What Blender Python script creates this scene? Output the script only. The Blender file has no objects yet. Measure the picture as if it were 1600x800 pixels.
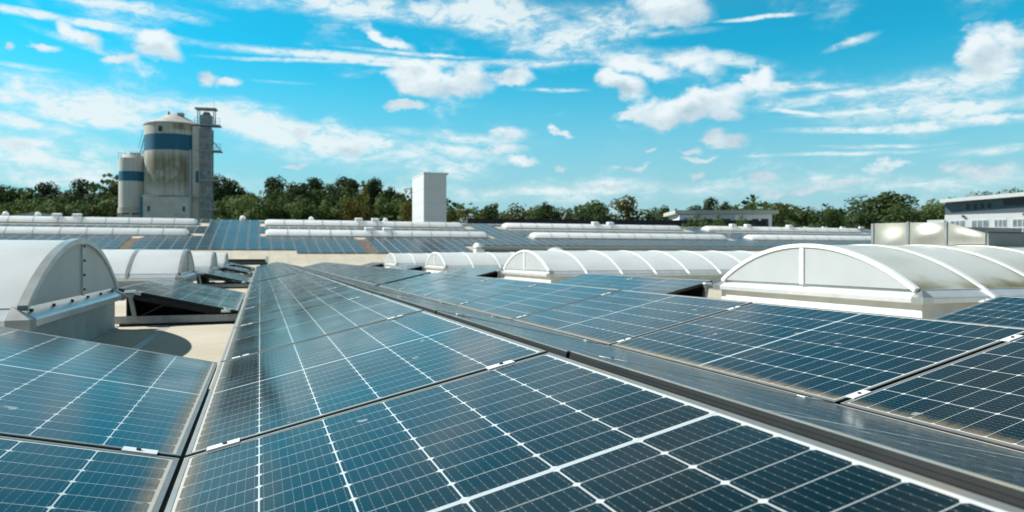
import bpy, math, random
from mathutils import Vector, Matrix
R = math.radians
random.seed(11)
S = bpy.context.scene
COL = S.collection

# ------------------------------------------------------------------ camera
cam = bpy.data.cameras.new('camera')
camo = bpy.data.objects.new('camera', cam)
COL.objects.link(camo)
YAW = 0.3344
camo.location = (0.1832, -2.0661, 0.5209)
camo.rotation_euler = (R(90), 0, -YAW)
cam.sensor_width = 36.0
cam.lens = 25.51
cam.clip_start = 0.02
cam.clip_end = 3000
cam.dof.use_dof = True
cam.dof.focus_distance = 2.3
cam.dof.aperture_fstop = 4.6
S.camera = camo

# ------------------------------------------------------------------ light and exposure
S.view_settings.view_transform = 'Standard'
S.view_settings.look = 'None'
S.view_settings.gamma = 1.0
S.view_settings.exposure = 0.62
S.view_settings.use_curve_mapping = False
SUN_EL = R(42)
SUN_AZ = math.atan2(-0.85, 0.52)          # clockwise from +Y
to_sun = Vector((math.sin(SUN_AZ) * math.cos(SUN_EL), math.cos(SUN_AZ) * math.cos(SUN_EL), math.sin(SUN_EL)))
sl = bpy.data.lights.new('sun', 'SUN')
sl.energy = 5.0
sl.angle = R(0.53)
sl.color = (1.0, 0.965, 0.905)
suno = bpy.data.objects.new('sun', sl)
COL.objects.link(suno)
suno.rotation_euler = to_sun.to_track_quat('Z', 'Y').to_euler()

# heaped clouds and thin veils: azimuth, elevation, half widths, tilt, density
CUMULUS = [
    (-0.097,0.234,0.083,0.026,0,1.00),
    (-0.127,0.247,0.048,0.019,0,0.90),
    (0.000,0.240,0.037,0.013,0,0.90),
    (-0.147,0.202,0.040,0.011,-5,0.90),
    (0.238,0.196,0.096,0.026,10,1.00),
    (0.255,0.206,0.035,0.020,0,1.00),
    (0.283,0.191,0.033,0.014,0,0.90),
    (0.175,0.179,0.019,0.010,0,0.80),
    (0.144,0.225,0.052,0.021,-15,1.00),
    (0.162,0.181,0.026,0.012,0,0.80),
    (0.330,0.228,0.021,0.015,0,0.90),
    (0.217,0.322,0.063,0.029,0,1.00),
    (-0.175,0.293,0.051,0.011,-17,0.75),
    (-0.455,0.252,0.037,0.024,-15,0.90),
    (-0.490,0.233,0.022,0.009,0,0.80),
    (-0.534,0.258,0.026,0.012,-20,0.80),
    (-0.575,0.243,0.024,0.009,-10,0.75),
    (-0.613,0.239,0.012,0.010,0,0.80),
    (0.575,0.234,0.034,0.027,0,0.85),
    (0.608,0.241,0.030,0.022,0,0.60),
    (0.070,0.166,0.018,0.007,0,0.80),
    (0.188,0.142,0.012,0.004,0,0.80),
    (0.242,0.139,0.020,0.006,0,0.75),
    (0.252,0.127,0.031,0.005,0,0.75),
    (0.289,0.155,0.034,0.013,-8,0.70),
    (0.329,0.106,0.028,0.008,0,0.80),
    (0.249,0.106,0.013,0.006,0,0.80),
    (0.162,0.123,0.034,0.006,0,0.60),
    (0.063,0.121,0.014,0.007,0,0.70),
    (0.018,0.125,0.026,0.008,0,0.65),
    (0.480,0.113,0.035,0.007,0,0.60),
    (0.540,0.109,0.039,0.008,0,0.50),
    (0.578,0.102,0.043,0.009,0,0.60),
    (0.437,0.100,0.043,0.007,0,0.50),
    (-0.283,0.157,0.013,0.008,0,0.80),
    (-0.225,0.143,0.032,0.010,0,0.75),
    (-0.022,0.140,0.044,0.008,0,0.50),
    (-0.009,0.162,0.044,0.014,0,0.60),
    (-0.287,0.116,0.018,0.005,0,0.60),
    (-0.370,0.215,0.019,0.008,0,0.70),
    (-0.400,0.220,0.022,0.010,0,0.60),
    (-0.603,0.130,0.024,0.012,0,0.60),
    (0.175,0.248,0.068,0.019,-10,0.70),
    (0.242,0.251,0.050,0.019,-12,0.55),
    (0.378,0.088,0.069,0.006,0,0.50),
    (0.123,0.096,0.052,0.006,0,0.50),
    (0.259,0.089,0.049,0.005,0,0.45),
]
CIRRUS = [
    (-0.520,0.178,0.173,0.031,-6,1.00),
    (-0.355,0.168,0.186,0.031,-10,1.00),
    (-0.209,0.150,0.169,0.026,-8,0.80),
    (-0.553,0.112,0.128,0.030,0,0.70),
    (-0.088,0.144,0.123,0.016,-3,0.50),
    (-0.209,0.325,0.219,0.022,0,0.85),
    (0.000,0.315,0.141,0.035,-8,0.90),
    (0.157,0.264,0.138,0.026,-12,0.60),
    (-0.540,0.271,0.143,0.007,-2,0.95),
    (-0.423,0.295,0.037,0.010,-10,0.60),
    (-0.209,0.260,0.321,0.008,-1,0.70),
    (-0.157,0.256,0.120,0.006,0,0.70),
    (0.044,0.260,0.211,0.008,1,0.60),
    (0.452,0.200,0.186,0.011,4,0.70),
    (0.590,0.209,0.110,0.021,10,0.70),
    (0.500,0.155,0.177,0.007,-2,0.70),
    (0.370,0.183,0.069,0.004,-11,0.70),
    (0.053,0.225,0.062,0.004,-3,0.50),
    (0.331,0.301,0.071,0.004,0,0.80),
    (0.437,0.261,0.040,0.007,14,0.60),
    (0.553,0.171,0.102,0.017,0,0.55),
    (0.590,0.120,0.073,0.007,0,0.45),
    (0.473,0.134,0.098,0.004,-2,0.45),
    (-0.487,0.093,0.207,0.020,0,0.55),
    (0.000,0.088,0.617,0.019,0,0.45),
    (0.487,0.086,0.276,0.016,0,0.40),
    (-0.603,0.151,0.096,0.015,-5,0.60),
    (-0.578,0.211,0.074,0.006,-2,0.40),
    (-0.500,0.297,0.136,0.009,0,0.50),
    (-0.307,0.223,0.048,0.003,0,0.35),
    (0.520,0.189,0.173,0.038,2,0.50),
    (0.473,0.179,0.140,0.006,1,0.60),
    (0.553,0.156,0.140,0.005,-1,0.60),
    (0.437,0.127,0.145,0.004,-1,0.50),
    (0.070,0.291,0.123,0.044,-5,0.70),
    (0.114,0.306,0.096,0.035,0,0.60),
    (-0.209,0.133,0.219,0.022,-4,0.50),
    (-0.070,0.161,0.140,0.012,-4,0.50),
    (-0.578,0.125,0.099,0.030,0,0.55),
    (-0.553,0.250,0.057,0.006,-15,0.40),
    (-0.299,0.252,0.137,0.004,2,0.60),
    (-0.132,0.269,0.121,0.004,-2,0.50),
    (0.275,0.257,0.098,0.012,-10,0.50),
    (0.378,0.214,0.122,0.007,-5,0.45),
    (0.209,0.292,0.084,0.007,0,0.40),
]

w = bpy.data.worlds.new('World')
S.world = w
w.use_nodes = True
nt = w.node_tree
nt.nodes.clear()
class NT:
    """small helper for writing node graphs"""
    def __init__(s, nt): s.nt = nt
    def n(s, t, **k):
        x = s.nt.nodes.new(t)
        for a, b in k.items(): setattr(x, a, b)
        return x
    def put(s, sock, v):
        if v is None: return
        if hasattr(v, 'is_output'): s.nt.links.new(v, sock)
        else: sock.default_value = v
    def m(s, op, a, b=None, c=None, clamp=False):
        x = s.n('ShaderNodeMath', operation=op, use_clamp=clamp)
        s.put(x.inputs[0], a); s.put(x.inputs[1], b); s.put(x.inputs[2], c)
        return x.outputs[0]
    def v(s, op, a, b=None):
        x = s.n('ShaderNodeVectorMath', operation=op)
        s.put(x.inputs[0], a); s.put(x.inputs[1], b)
        return x.outputs['Value'] if op in ('LENGTH', 'DOT_PRODUCT', 'DISTANCE') else x.outputs[0]
    def mix(s, f, a, b, mode='MIX', clamp=True):
        x = s.n('ShaderNodeMix', data_type='RGBA', blend_type=mode)
        x.clamp_factor = True
        s.put(x.inputs[0], f); s.put(x.inputs[6], a); s.put(x.inputs[7], b)
        return x.outputs[2]
    def noise(s, vec, scale, detail=4, rough=.5, dist=0.0):
        x = s.n('ShaderNodeTexNoise')
        s.put(x.inputs['Vector'], vec)
        x.inputs['Scale'].default_value = scale; x.inputs['Detail'].default_value = detail
        x.inputs['Roughness'].default_value = rough; x.inputs['Distortion'].default_value = dist
        return x
    def ramp(s, f, a, b, lo=0.0, hi=1.0, smooth=True):
        x = s.n('ShaderNodeMapRange', interpolation_type='SMOOTHSTEP' if smooth else 'LINEAR')
        x.clamp = True
        s.put(x.inputs[0], f); s.put(x.inputs[1], a); s.put(x.inputs[2], b); s.put(x.inputs[3], lo); s.put(x.inputs[4], hi)
        return x.outputs[0]
    def xyz(s, vec):
        x = s.n('ShaderNodeSeparateXYZ'); s.put(x.inputs[0], vec); return x.outputs
    def comb(s, a, b, c):
        x = s.n('ShaderNodeCombineXYZ')
        for i, q in enumerate((a, b, c)): s.put(x.inputs[i], q)
        return x.outputs[0]

g = NT(nt)
SKY_STRENGTH = 0.1
sky = g.n('ShaderNodeTexSky', sky_type='NISHITA')
sky.sun_disc = False
sky.sun_elevation = SUN_EL
sky.sun_rotation = SUN_AZ
sky.altitude = 50
sky.air_density = 1.0
sky.dust_density = 0.6
sky.ozone_density = 1.6
tc = g.n('ShaderNodeTexCoord')
d = tc.outputs['Generated']
vr = g.n('ShaderNodeVectorRotate', rotation_type='Z_AXIS')
g.put(vr.inputs['Vector'], d); vr.inputs['Angle'].default_value = YAW
dx, dy, dz = g.xyz(vr.outputs[0])
az = g.m('ARCTAN2', dx, dy)
el = g.m('ARCSINE', g.m('MINIMUM', g.m('MAXIMUM', dz, -1.0), 1.0))
q = g.comb(az, el, 0.0)
# billowing edges for the heaped clouds, combed streaks for the veils
qn = g.comb(az, g.m('MULTIPLY', el, 1.5), 3.0)
nz1 = g.noise(qn, 16.0, 7, .58)
nzs = g.noise(g.comb(g.m('ADD', az, 0.012), g.m('SUBTRACT', g.m('MULTIPLY', el, 1.5), 0.016), 3.0), 16.0, 7, .58)
warp = g.v('SUBTRACT', nz1.outputs['Color'], (.5, .5, .5))
wsc = g.n('ShaderNodeVectorMath', operation='SCALE'); g.put(wsc.inputs[0], warp); wsc.inputs['Scale'].default_value = .055
qc = g.v('MULTIPLY', g.v('ADD', q, wsc.outputs[0]), (1, 1, 0))
nz2 = g.noise(g.comb(g.m('MULTIPLY', az, .35), el, 9.0), 22.0, 8, .62, .3)
nz3 = g.noise(g.comb(g.m('MULTIPLY', az, .8), g.m('MULTIPLY', el, 1.6), 5.0), 9.0, 8, .6, .4)
nz4 = g.noise(g.comb(az, g.m('MULTIPLY', el, 2.2), 9.0), 30.0, 8, .66, .5)
warp2 = g.v('SUBTRACT', nz3.outputs['Color'], (.5, .5, .5))
wsc2 = g.n('ShaderNodeVectorMath', operation='SCALE'); g.put(wsc2.inputs[0], warp2); wsc2.inputs['Scale'].default_value = .05
qv = g.v('MULTIPLY', g.v('ADD', q, wsc2.outputs[0]), (1, 1, 0))
LAST = [None]
def field(coord, table):
    acc = LAST[0]; mine = None
    for i_, (a, e, ra, re, rot, st) in enumerate(table):
        if i_ % 6 == 0 and acc is not None:      # evaluate the clouds a few at a time
            ma = g.n('ShaderNodeVectorMath', operation='MULTIPLY_ADD')
            g.put(ma.inputs[0], acc); ma.inputs[1].default_value = (0, 0, 0); g.put(ma.inputs[2], coord)
            coord = ma.outputs[0]
        mp = g.n('ShaderNodeMapping', vector_type='TEXTURE')
        g.put(mp.inputs['Vector'], coord)
        mp.inputs['Location'].default_value = (a, e, 0)
        mp.inputs['Rotation'].default_value = (0, 0, R(rot))
        mp.inputs['Scale'].default_value = (ra, re, 1)
        ln = g.v('LENGTH', mp.outputs[0])
        f = g.m('MULTIPLY_ADD', ln, -st, st)
        mine = f if mine is None else g.m('MAXIMUM', mine, f)
        acc = mine
    LAST[0] = acc
    return mine
BIG = [c for c in CUMULUS if c[3] > .016 and c[5] >= .85]
fcb = field(qc, BIG)
fc = g.m('MAXIMUM', fcb, field(qc, [c for c in CUMULUS if c not in BIG]))
wsc3 = g.n('ShaderNodeVectorMath', operation='SCALE'); g.put(wsc3.inputs[0], warp2); wsc3.inputs['Scale'].default_value = .014
qs = g.v('MULTIPLY', g.v('ADD', q, wsc3.outputs[0]), (1, 1, 0))
fv = g.m('MAXIMUM', field(qv, [c for c in CIRRUS if c[3] > .0125]), field(qs, [c for c in CIRRUS if c[3] <= .0125]))
fbelow = field(g.v('SUBTRACT', qc, (-.004, .0085, 0)), BIG)
# cloud cover added above and behind the view, greyed to neutralise the ambient light
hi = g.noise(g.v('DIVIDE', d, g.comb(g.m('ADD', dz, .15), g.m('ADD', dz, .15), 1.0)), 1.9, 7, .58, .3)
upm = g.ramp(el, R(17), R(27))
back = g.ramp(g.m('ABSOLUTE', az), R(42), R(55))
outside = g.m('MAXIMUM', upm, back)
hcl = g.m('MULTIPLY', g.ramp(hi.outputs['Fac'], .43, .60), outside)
cdens = g.ramp(g.m('ADD', fc, g.m('MULTIPLY', g.m('SUBTRACT', nz1.outputs['Fac'], .5), 1.5)), .0, .5)
fv = g.m('ADD', g.m('MAXIMUM', fv, 0.0), g.ramp(nz3.outputs['Fac'], .50, .74, 0, .34))
vd = g.m('MULTIPLY', fv, g.m('MULTIPLY', g.ramp(nz2.outputs['Fac'], .30, .66, .35, 1.35), g.ramp(nz4.outputs['Fac'], .34, .62, .45, 1.25)))
vdens = g.ramp(vd, -.04, .64, 0, .94)
hue = g.n('ShaderNodeHueSaturation')
g.put(hue.inputs['Color'], sky.outputs[0])
hue.inputs['Hue'].default_value = .5
hue.inputs['Saturation'].default_value = 1.0
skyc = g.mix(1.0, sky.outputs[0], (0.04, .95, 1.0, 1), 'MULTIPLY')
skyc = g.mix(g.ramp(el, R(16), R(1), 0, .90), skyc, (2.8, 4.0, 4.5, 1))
skyc = g.mix(g.ramp(el, R(19), R(44), 0, .80), skyc, (.20, .54, .68, 1))  # upper sky darkened to hold down ambient light and reflections
lit = g.m('MULTIPLY_ADD', g.m('MAXIMUM', g.m('SUBTRACT', fbelow, fcb), -.5), 1.4, .80)
lit = g.m('MULTIPLY_ADD', g.m('SUBTRACT', nz1.outputs['Fac'], nzs.outputs['Fac']), 2.0, lit, clamp=True)
ccol = g.mix(lit, (2.9, 4.0, 4.6, 1), (5.6, 6.15, 6.35, 1))
c1 = g.mix(vdens, skyc, (5.3, 6.0, 6.15, 1))
c2 = g.mix(g.m('MULTIPLY', cdens, .97), c1, ccol)
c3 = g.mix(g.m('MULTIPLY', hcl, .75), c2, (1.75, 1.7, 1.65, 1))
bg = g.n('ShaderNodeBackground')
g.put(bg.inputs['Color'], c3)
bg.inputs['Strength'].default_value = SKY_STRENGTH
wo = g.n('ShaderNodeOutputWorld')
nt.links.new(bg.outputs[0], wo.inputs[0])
w.cycles.sampling_method = 'MANUAL'
w.cycles.sample_map_resolution = 512
S.cycles.max_bounces = 8
S.cycles.transparent_max_bounces = 6

# ------------------------------------------------------------------ mesh helpers
class MB:
    """collects boxes, bars, lofts and tubes; build() links them as one mesh object"""
    def __init__(s): s.v = []; s.f = []; s.mi = []
    def add(s, verts, faces, mi=0, M=None):
        o = len(s.v)
        for p in verts:
            p = Vector(p)
            if M is not None: p = M @ p
            s.v.append(tuple(p))
        for fc in faces:
            s.f.append(tuple(i + o for i in fc)); s.mi.append(mi)
        return s
    def box(s, x0, x1, y0, y1, z0, z1, mi=0, M=None):
        return s.add([(x0, y0, z0), (x1, y0, z0), (x1, y1, z0), (x0, y1, z0), (x0, y0, z1), (x1, y0, z1), (x1, y1, z1), (x0, y1, z1)],
                     [(0, 3, 2, 1), (4, 5, 6, 7), (0, 1, 5, 4), (1, 2, 6, 5), (2, 3, 7, 6), (3, 0, 4, 7)], mi, M)
    def bar(s, a, b, t, t2=None, mi=0):
        a = Vector(a); b = Vector(b); t2 = t2 or t
        L = (b - a).length
        Mx = Matrix.Translation(a) @ (b - a).to_track_quat('Z', 'Y').to_matrix().to_4x4()
        return s.box(-t / 2, t / 2, -t2 / 2, t2 / 2, 0, L, mi, Mx)
    def cyl(s, x, y, z0, z1, r0, r1=None, n=16, mi=0, cap=True, M=None):
        r1 = r0 if r1 is None else r1
        vs = [(x + r * math.cos(2 * math.pi * i / n), y + r * math.sin(2 * math.pi * i / n), z) for z, r in ((z0, r0), (z1, r1)) for i in range(n)]
        fs = [(i, (i + 1) % n, n + (i + 1) % n, n + i) for i in range(n)]
        if cap: fs += [tuple(range(n - 1, -1, -1)), tuple(range(n, 2 * n))]
        return s.add(vs, fs, mi, M)
    def tube(s, pts, r, n=6, mi=0):
        pts = [Vector(p) for p in pts]
        vs = []
        for i, p in enumerate(pts):
            t = (pts[min(i + 1, len(pts) - 1)] - pts[max(i - 1, 0)])
            qm = t.to_track_quat('Z', 'Y').to_matrix()
            for k in range(n):
                vs.append(p + qm @ Vector((r * math.cos(2 * math.pi * k / n), r * math.sin(2 * math.pi * k / n), 0)))
        fs = []
        for i in range(len(pts) - 1):
            for k in range(n):
                fs.append((i * n + k, i * n + (k + 1) % n, (i + 1) * n + (k + 1) % n, (i + 1) * n + k))
        fs += [tuple(range(n - 1, -1, -1)), tuple(range((len(pts) - 1) * n, len(pts) * n))]
        return s.add(vs, fs, mi)
    def prism(s, poly, axis, a, b, mi=0):
        """poly of 2D points, extruded along axis ('x','y','z') from a to b"""
        def P(p, t):
            return {'x': (t, p[0], p[1]), 'y': (p[0], t, p[1]), 'z': (p[0], p[1], t)}[axis]
        n = len(poly)
        vs = [P(p, a) for p in poly] + [P(p, b) for p in poly]
        fs = [(i, (i + 1) % n, n + (i + 1) % n, n + i) for i in range(n)] + [tuple(range(n - 1, -1, -1)), tuple(range(n, 2 * n))]
        return s.add(vs, fs, mi)
    def mesh(s, name, mats, smooth=False, fix=True):
        me = bpy.data.meshes.new(name)
        me.from_pydata(s.v, [], s.f)
        for m in mats: me.materials.append(m)
        me.polygons.foreach_set('material_index', s.mi)
        if smooth: me.polygons.foreach_set('use_smooth', [True] * len(s.f))
        if fix:
            import bmesh
            bm = bmesh.new(); bm.from_mesh(me)
            bmesh.ops.recalc_face_normals(bm, faces=bm.faces)
            bm.to_mesh(me); bm.free()
        if smooth:
            try: me.set_sharp_from_angle(angle=R(35))
            except Exception: pass
        me.update()
        return me
    def build(s, name, mats, parent=None, smooth=False, fix=True, bevel=0.0):
        if not isinstance(mats, (list, tuple)): mats = [mats]
        o = bpy.data.objects.new(name, s.mesh(name, mats, smooth, fix))
        COL.objects.link(o)
        if parent is not None: o.parent = parent
        if bevel:
            b = o.modifiers.new('bevel', 'BEVEL'); b.width = bevel; b.segments = 2; b.limit_method = 'ANGLE'
        return o
def tag(o, label=None, cat=None, group=None, kind=None):
    for k, v_ in (('label', label), ('category', cat), ('group', group), ('kind', kind)):
        if v_: o[k] = v_
    return o
def empty(name, loc=(0, 0, 0), rz=0.0):
    o = bpy.data.objects.new(name, None)
    o.empty_display_size = .1
    COL.objects.link(o)
    o.location = loc; o.rotation_euler = (0, 0, rz)
    return o
CHILD = {}
def kids(o): return [c for c in bpy.data.objects if c.parent == o] if o.name not in CHILD else CHILD[o.name]
def dup(o, parent=None):
    c = o.copy(); COL.objects.link(c)
    if parent is not None: c.parent = parent
    for ch in kids(o): dup(ch, c)
    return c
ORD = ['nearest', 'second', 'third', 'fourth', 'fifth', 'sixth', 'seventh', 'eighth', 'ninth', 'tenth', 'eleventh', 'twelfth', 'thirteenth', 'fourteenth', 'fifteenth', 'sixteenth', 'seventeenth', 'eighteenth', 'nineteenth', 'twentieth', 'twenty-first', 'twenty-second', 'twenty-third', 'twenty-fourth', 'twenty-fifth', 'twenty-sixth', 'twenty-seventh', 'twenty-eighth', 'twenty-ninth', 'thirtieth']
def nth(i): return 'first' if i == 0 else ORD[i]

# ------------------------------------------------------------------ materials
def mat(name, col=(.5, .5, .5), rough=.6, metal=0.0, var=.0, scale=3.0, dirt=None, dirt_amt=.0, dirt_scale=2.0, bump=0.0, bump_scale=40.0, spec=.5):
    m = bpy.data.materials.new(name); m.use_nodes = True
    n = NT(m.node_tree); b = m.node_tree.nodes['Principled BSDF']
    t = n.n('ShaderNodeTexCoord').outputs['Object']
    c = col + (1,)
    if var:
        a = n.noise(t, scale, 6, .6)
        c = n.mix(n.ramp(a.outputs['Fac'], .3, .7), tuple(x * (1 - var) for x in col) + (1,), tuple(min(1, x * (1 + var)) for x in col) + (1,))
    if dirt:
        a = n.noise(t, dirt_scale, 8, .65)
        c = n.mix(n.ramp(a.outputs['Fac'], .45, .75, 0, dirt_amt), c, dirt + (1,))
    n.put(b.inputs['Base Color'], c)
    b.inputs['Roughness'].default_value = rough; b.inputs['Metallic'].default_value = metal
    b.inputs['Specular IOR Level'].default_value = spec
    if bump:
        bp = n.n('ShaderNodeBump'); bp.inputs['Strength'].default_value = bump; bp.inputs['Distance'].default_value = .01
        n.put(bp.inputs['Height'], n.noise(t, bump_scale, 4).outputs['Fac'])
        n.put(b.inputs['Normal'], bp.outputs[0])
    return m

M = {}
M['alu'] = mat('aluminium', (.56, .57, .56), .34, .85, .08, 6, (.33, .29, .21), .35, 5)
M['alu_frame'] = mat('anodised_frame', (.30, .31, .30), .42, .6, .12, 8, (.36, .29, .18), .75, 4)
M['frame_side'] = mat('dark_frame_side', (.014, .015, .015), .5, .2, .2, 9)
M['alu_clamp'] = mat('bright_clamp', (.82, .83, .82), .35, .25)
M['trim'] = mat('bright_trim', (.74, .76, .77), .28, .5, .05, 6, (.4, .37, .3), .25, 4)
M['alu_white'] = mat('white_coated_aluminium', (.80, .81, .80), .35, .0, .04, 5, (.5, .47, .38), .3, 3)
M['steel'] = mat('galvanised_steel', (.30, .32, .33), .45, .6, .15, 9, (.2, .18, .15), .3, 4)
M['black'] = mat('black_rubber', (.012, .012, .012), .8, 0, .2, 20)  # rubber parts, and dark pieces added for shade around the modules
M['dark'] = mat('dark_metal', (.05, .06, .06), .5, .3, .2, 9)
M['bolt'] = mat('dark_bolt', (.03, .035, .04), .5, .4)

# cell laminate of a near module: object space, x along the slope (0..1.038), y along the row (0..1.755)
m = bpy.data.materials.new('solar_laminate'); m.use_nodes = True
n = NT(m.node_tree); b = m.node_tree.nodes['Principled BSDF']
t = n.n('ShaderNodeTexCoord').outputs['Object']
x, y, z = n.xyz(t)
cx = n.m('SUBTRACT', x, .0195)
yy = n.m('SUBTRACT', n.m('ABSOLUTE', n.m('SUBTRACT', y, .8775)), .0062)
pdx = n.m('PINGPONG', cx, .08325)
pdy = n.m('PINGPONG', yy, .0425)
def below(v, e): return n.m('LESS_THAN', v, e)
col_line = below(pdx, .0015)
row_line = below(pdy, .0008)
cham = below(n.m('ADD', pdx, pdy), .0092)
cent = below(yy, .0)
out_x = n.m('MAXIMUM', below(cx, .0), n.m('GREATER_THAN', cx, .999))
out_y = n.m('GREATER_THAN', yy, .851)
white = n.m('MAXIMUM', n.m('MAXIMUM', n.m('MAXIMUM', col_line, row_line), n.m('MAXIMUM', cham, cent)), n.m('MAXIMUM', out_x, out_y))
bus = below(n.m('PINGPONG', n.m('SUBTRACT', cx, .00925), .00925), .00042)
dots = n.m('MULTIPLY', bus, below(n.m('PINGPONG', n.m('SUBTRACT', yy, .0106), .0106), .0016))
finger = below(n.m('PINGPONG', yy, .00085), .00018)
info = n.n('ShaderNodeObjectInfo')
jit = n.v('ADD', t, n.comb(n.m('MULTIPLY', info.outputs['Random'], 37.0), n.m('MULTIPLY', info.outputs['Random'], 11.0), 0.0))
cellid = n.n('ShaderNodeTexWhiteNoise', noise_dimensions='2D')
n.put(cellid.inputs['Vector'], n.comb(n.m('FLOOR', n.m('DIVIDE', cx, .1665)), n.m('FLOOR', n.m('DIVIDE', n.m('ADD', y, n.m('MULTIPLY', info.outputs['Random'], 50)), .085)), 0.0))
cell = n.mix(cellid.outputs['Value'], (.0004, .0065, .0085, 1), (.0006, .0095, .012, 1))
c = n.mix(n.m('MULTIPLY', finger, .12), cell, (.05, .07, .08, 1))
c = n.mix(n.m('MULTIPLY', bus, .24), c, (.34, .38, .39, 1))
c = n.mix(n.m('MULTIPLY', dots, .6), c, (.5, .52, .5, 1))
c = n.mix(white, c, (.52, .55, .55, 1))
c = n.mix(below(yy, -.0028), c, (.36, .44, .47, 1))
# dust film over the glass, rinsed in streaks, and the silt line along the low edge
film = n.noise(jit, 2.3, 7, .62).outputs['Fac']
fine = n.noise(jit, 160, 3, .7).outputs['Fac']
spk = n.noise(jit, 420, 2, .6).outputs['Fac']
dust = n.m('ADD', n.ramp(film, .38, .78, .001, .036), n.m('MULTIPLY', n.ramp(fine, .54, .76), .014))
c = n.mix(dust, c, (.32, .29, .25, 1))
edge_n = n.noise(n.comb(n.m('MULTIPLY', n.xyz(jit)[0], 4.0), n.m('MULTIPLY', n.xyz(jit)[1], 15.0), 0.0), 2.0, 6, .7).outputs['Fac']
low = n.m('ADD', n.m('MULTIPLY', x, -1.0), n.m('MULTIPLY', edge_n, .07))
silt = n.ramp(low, -.04, .036, 0, 1.0)
silt = n.m('MULTIPLY', silt, n.ramp(spk, .30, .62, .45, 1.0))
c = n.mix(n.m('MULTIPLY', silt, n.ramp(info.outputs['Random'], 0, 1, .6, .9)), c, (.33, .26, .17, 1))
drops = n.m('MULTIPLY', n.ramp(n.noise(jit, 9, 2).outputs['Fac'], .71, .74), .5)
c = n.mix(drops, c, (.45, .43, .38, 1))
n.put(b.inputs['Base Color'], c)
b.inputs['IOR'].default_value = 1.5; b.inputs['Specular IOR Level'].default_value = .38
rg = n.m('ADD', n.ramp(film, .3, .8, .10, .24), n.m('MULTIPLY', silt, .4))
n.put(b.inputs['Roughness'], rg)
M['laminate'] = m

# laminate seen from far: same colours, cells as a grid
m = bpy.data.materials.new('far_laminate'); m.use_nodes = True
n = NT(m.node_tree); b = m.node_tree.nodes['Principled BSDF']
t = n.n('ShaderNodeTexCoord').outputs['Object']
x, y, z = n.xyz(t)
ln = n.m('MAXIMUM', below(n.m('PINGPONG', x, .085), .0035), below(n.m('PINGPONG', y, .085), .0035))
c = n.mix(n.m('MULTIPLY', ln, .5), (.012, .026, .030, 1), (.25, .28, .29, 1))
c = n.mix(n.ramp(n.noise(t, .6, 5).outputs['Fac'], .35, .75, .02, .14), c, (.3, .3, .27, 1))
n.put(b.inputs['Base Color'], c)
b.inputs['Roughness'].default_value = .25; b.inputs['Specular IOR Level'].default_value = .16
M['far_laminate'] = m
M['far_frame'] = mat('far_module_frame', (.22, .26, .28), .5, .2)

# sand coloured roofing membrane with stains and welded laps
m = bpy.data.materials.new('roof_membrane'); m.use_nodes = True
n = NT(m.node_tree); b = m.node_tree.nodes['Principled BSDF']
t = n.n('ShaderNodeTexCoord').outputs['Object']
x, y, z = n.xyz(t)
a = n.noise(t, .9, 8, .65).outputs['Fac']; a2 = n.noise(t, 7, 6, .6).outputs['Fac']; a3 = n.noise(t, 60, 3, .6).outputs['Fac']
c = n.mix(n.ramp(a, .3, .7), (.385, .345, .265, 1), (.475, .435, .35, 1))
c = n.mix(n.ramp(a2, .45, .75, 0, .35), c, (.34, .27, .18, 1))
c = n.mix(n.ramp(a3, .5, .8, 0, .25), c, (.56, .52, .44, 1))
lap = n.m('PINGPONG', n.m('SUBTRACT', x, -.62), .8)
c = n.mix(n.m('MULTIPLY', below(lap, .035), .55), c, (.36, .37, .36, 1))
c = n.mix(n.m('MULTIPLY', below(n.m('ABSOLUTE', n.m('SUBTRACT', lap, .037)), .003), .7), c, (.14, .12, .09, 1))
n.put(b.inputs['Base Color'], c)
n.put(b.inputs['Roughness'], n.ramp(lap, .03, .04, .45, .8))
bp = n.n('ShaderNodeBump'); bp.inputs['Strength'].default_value = .4; bp.inputs['Distance'].default_value = .004
n.put(bp.inputs['Height'], a3); n.put(b.inputs['Normal'], bp.outputs[0])
M['membrane'] = m

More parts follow.
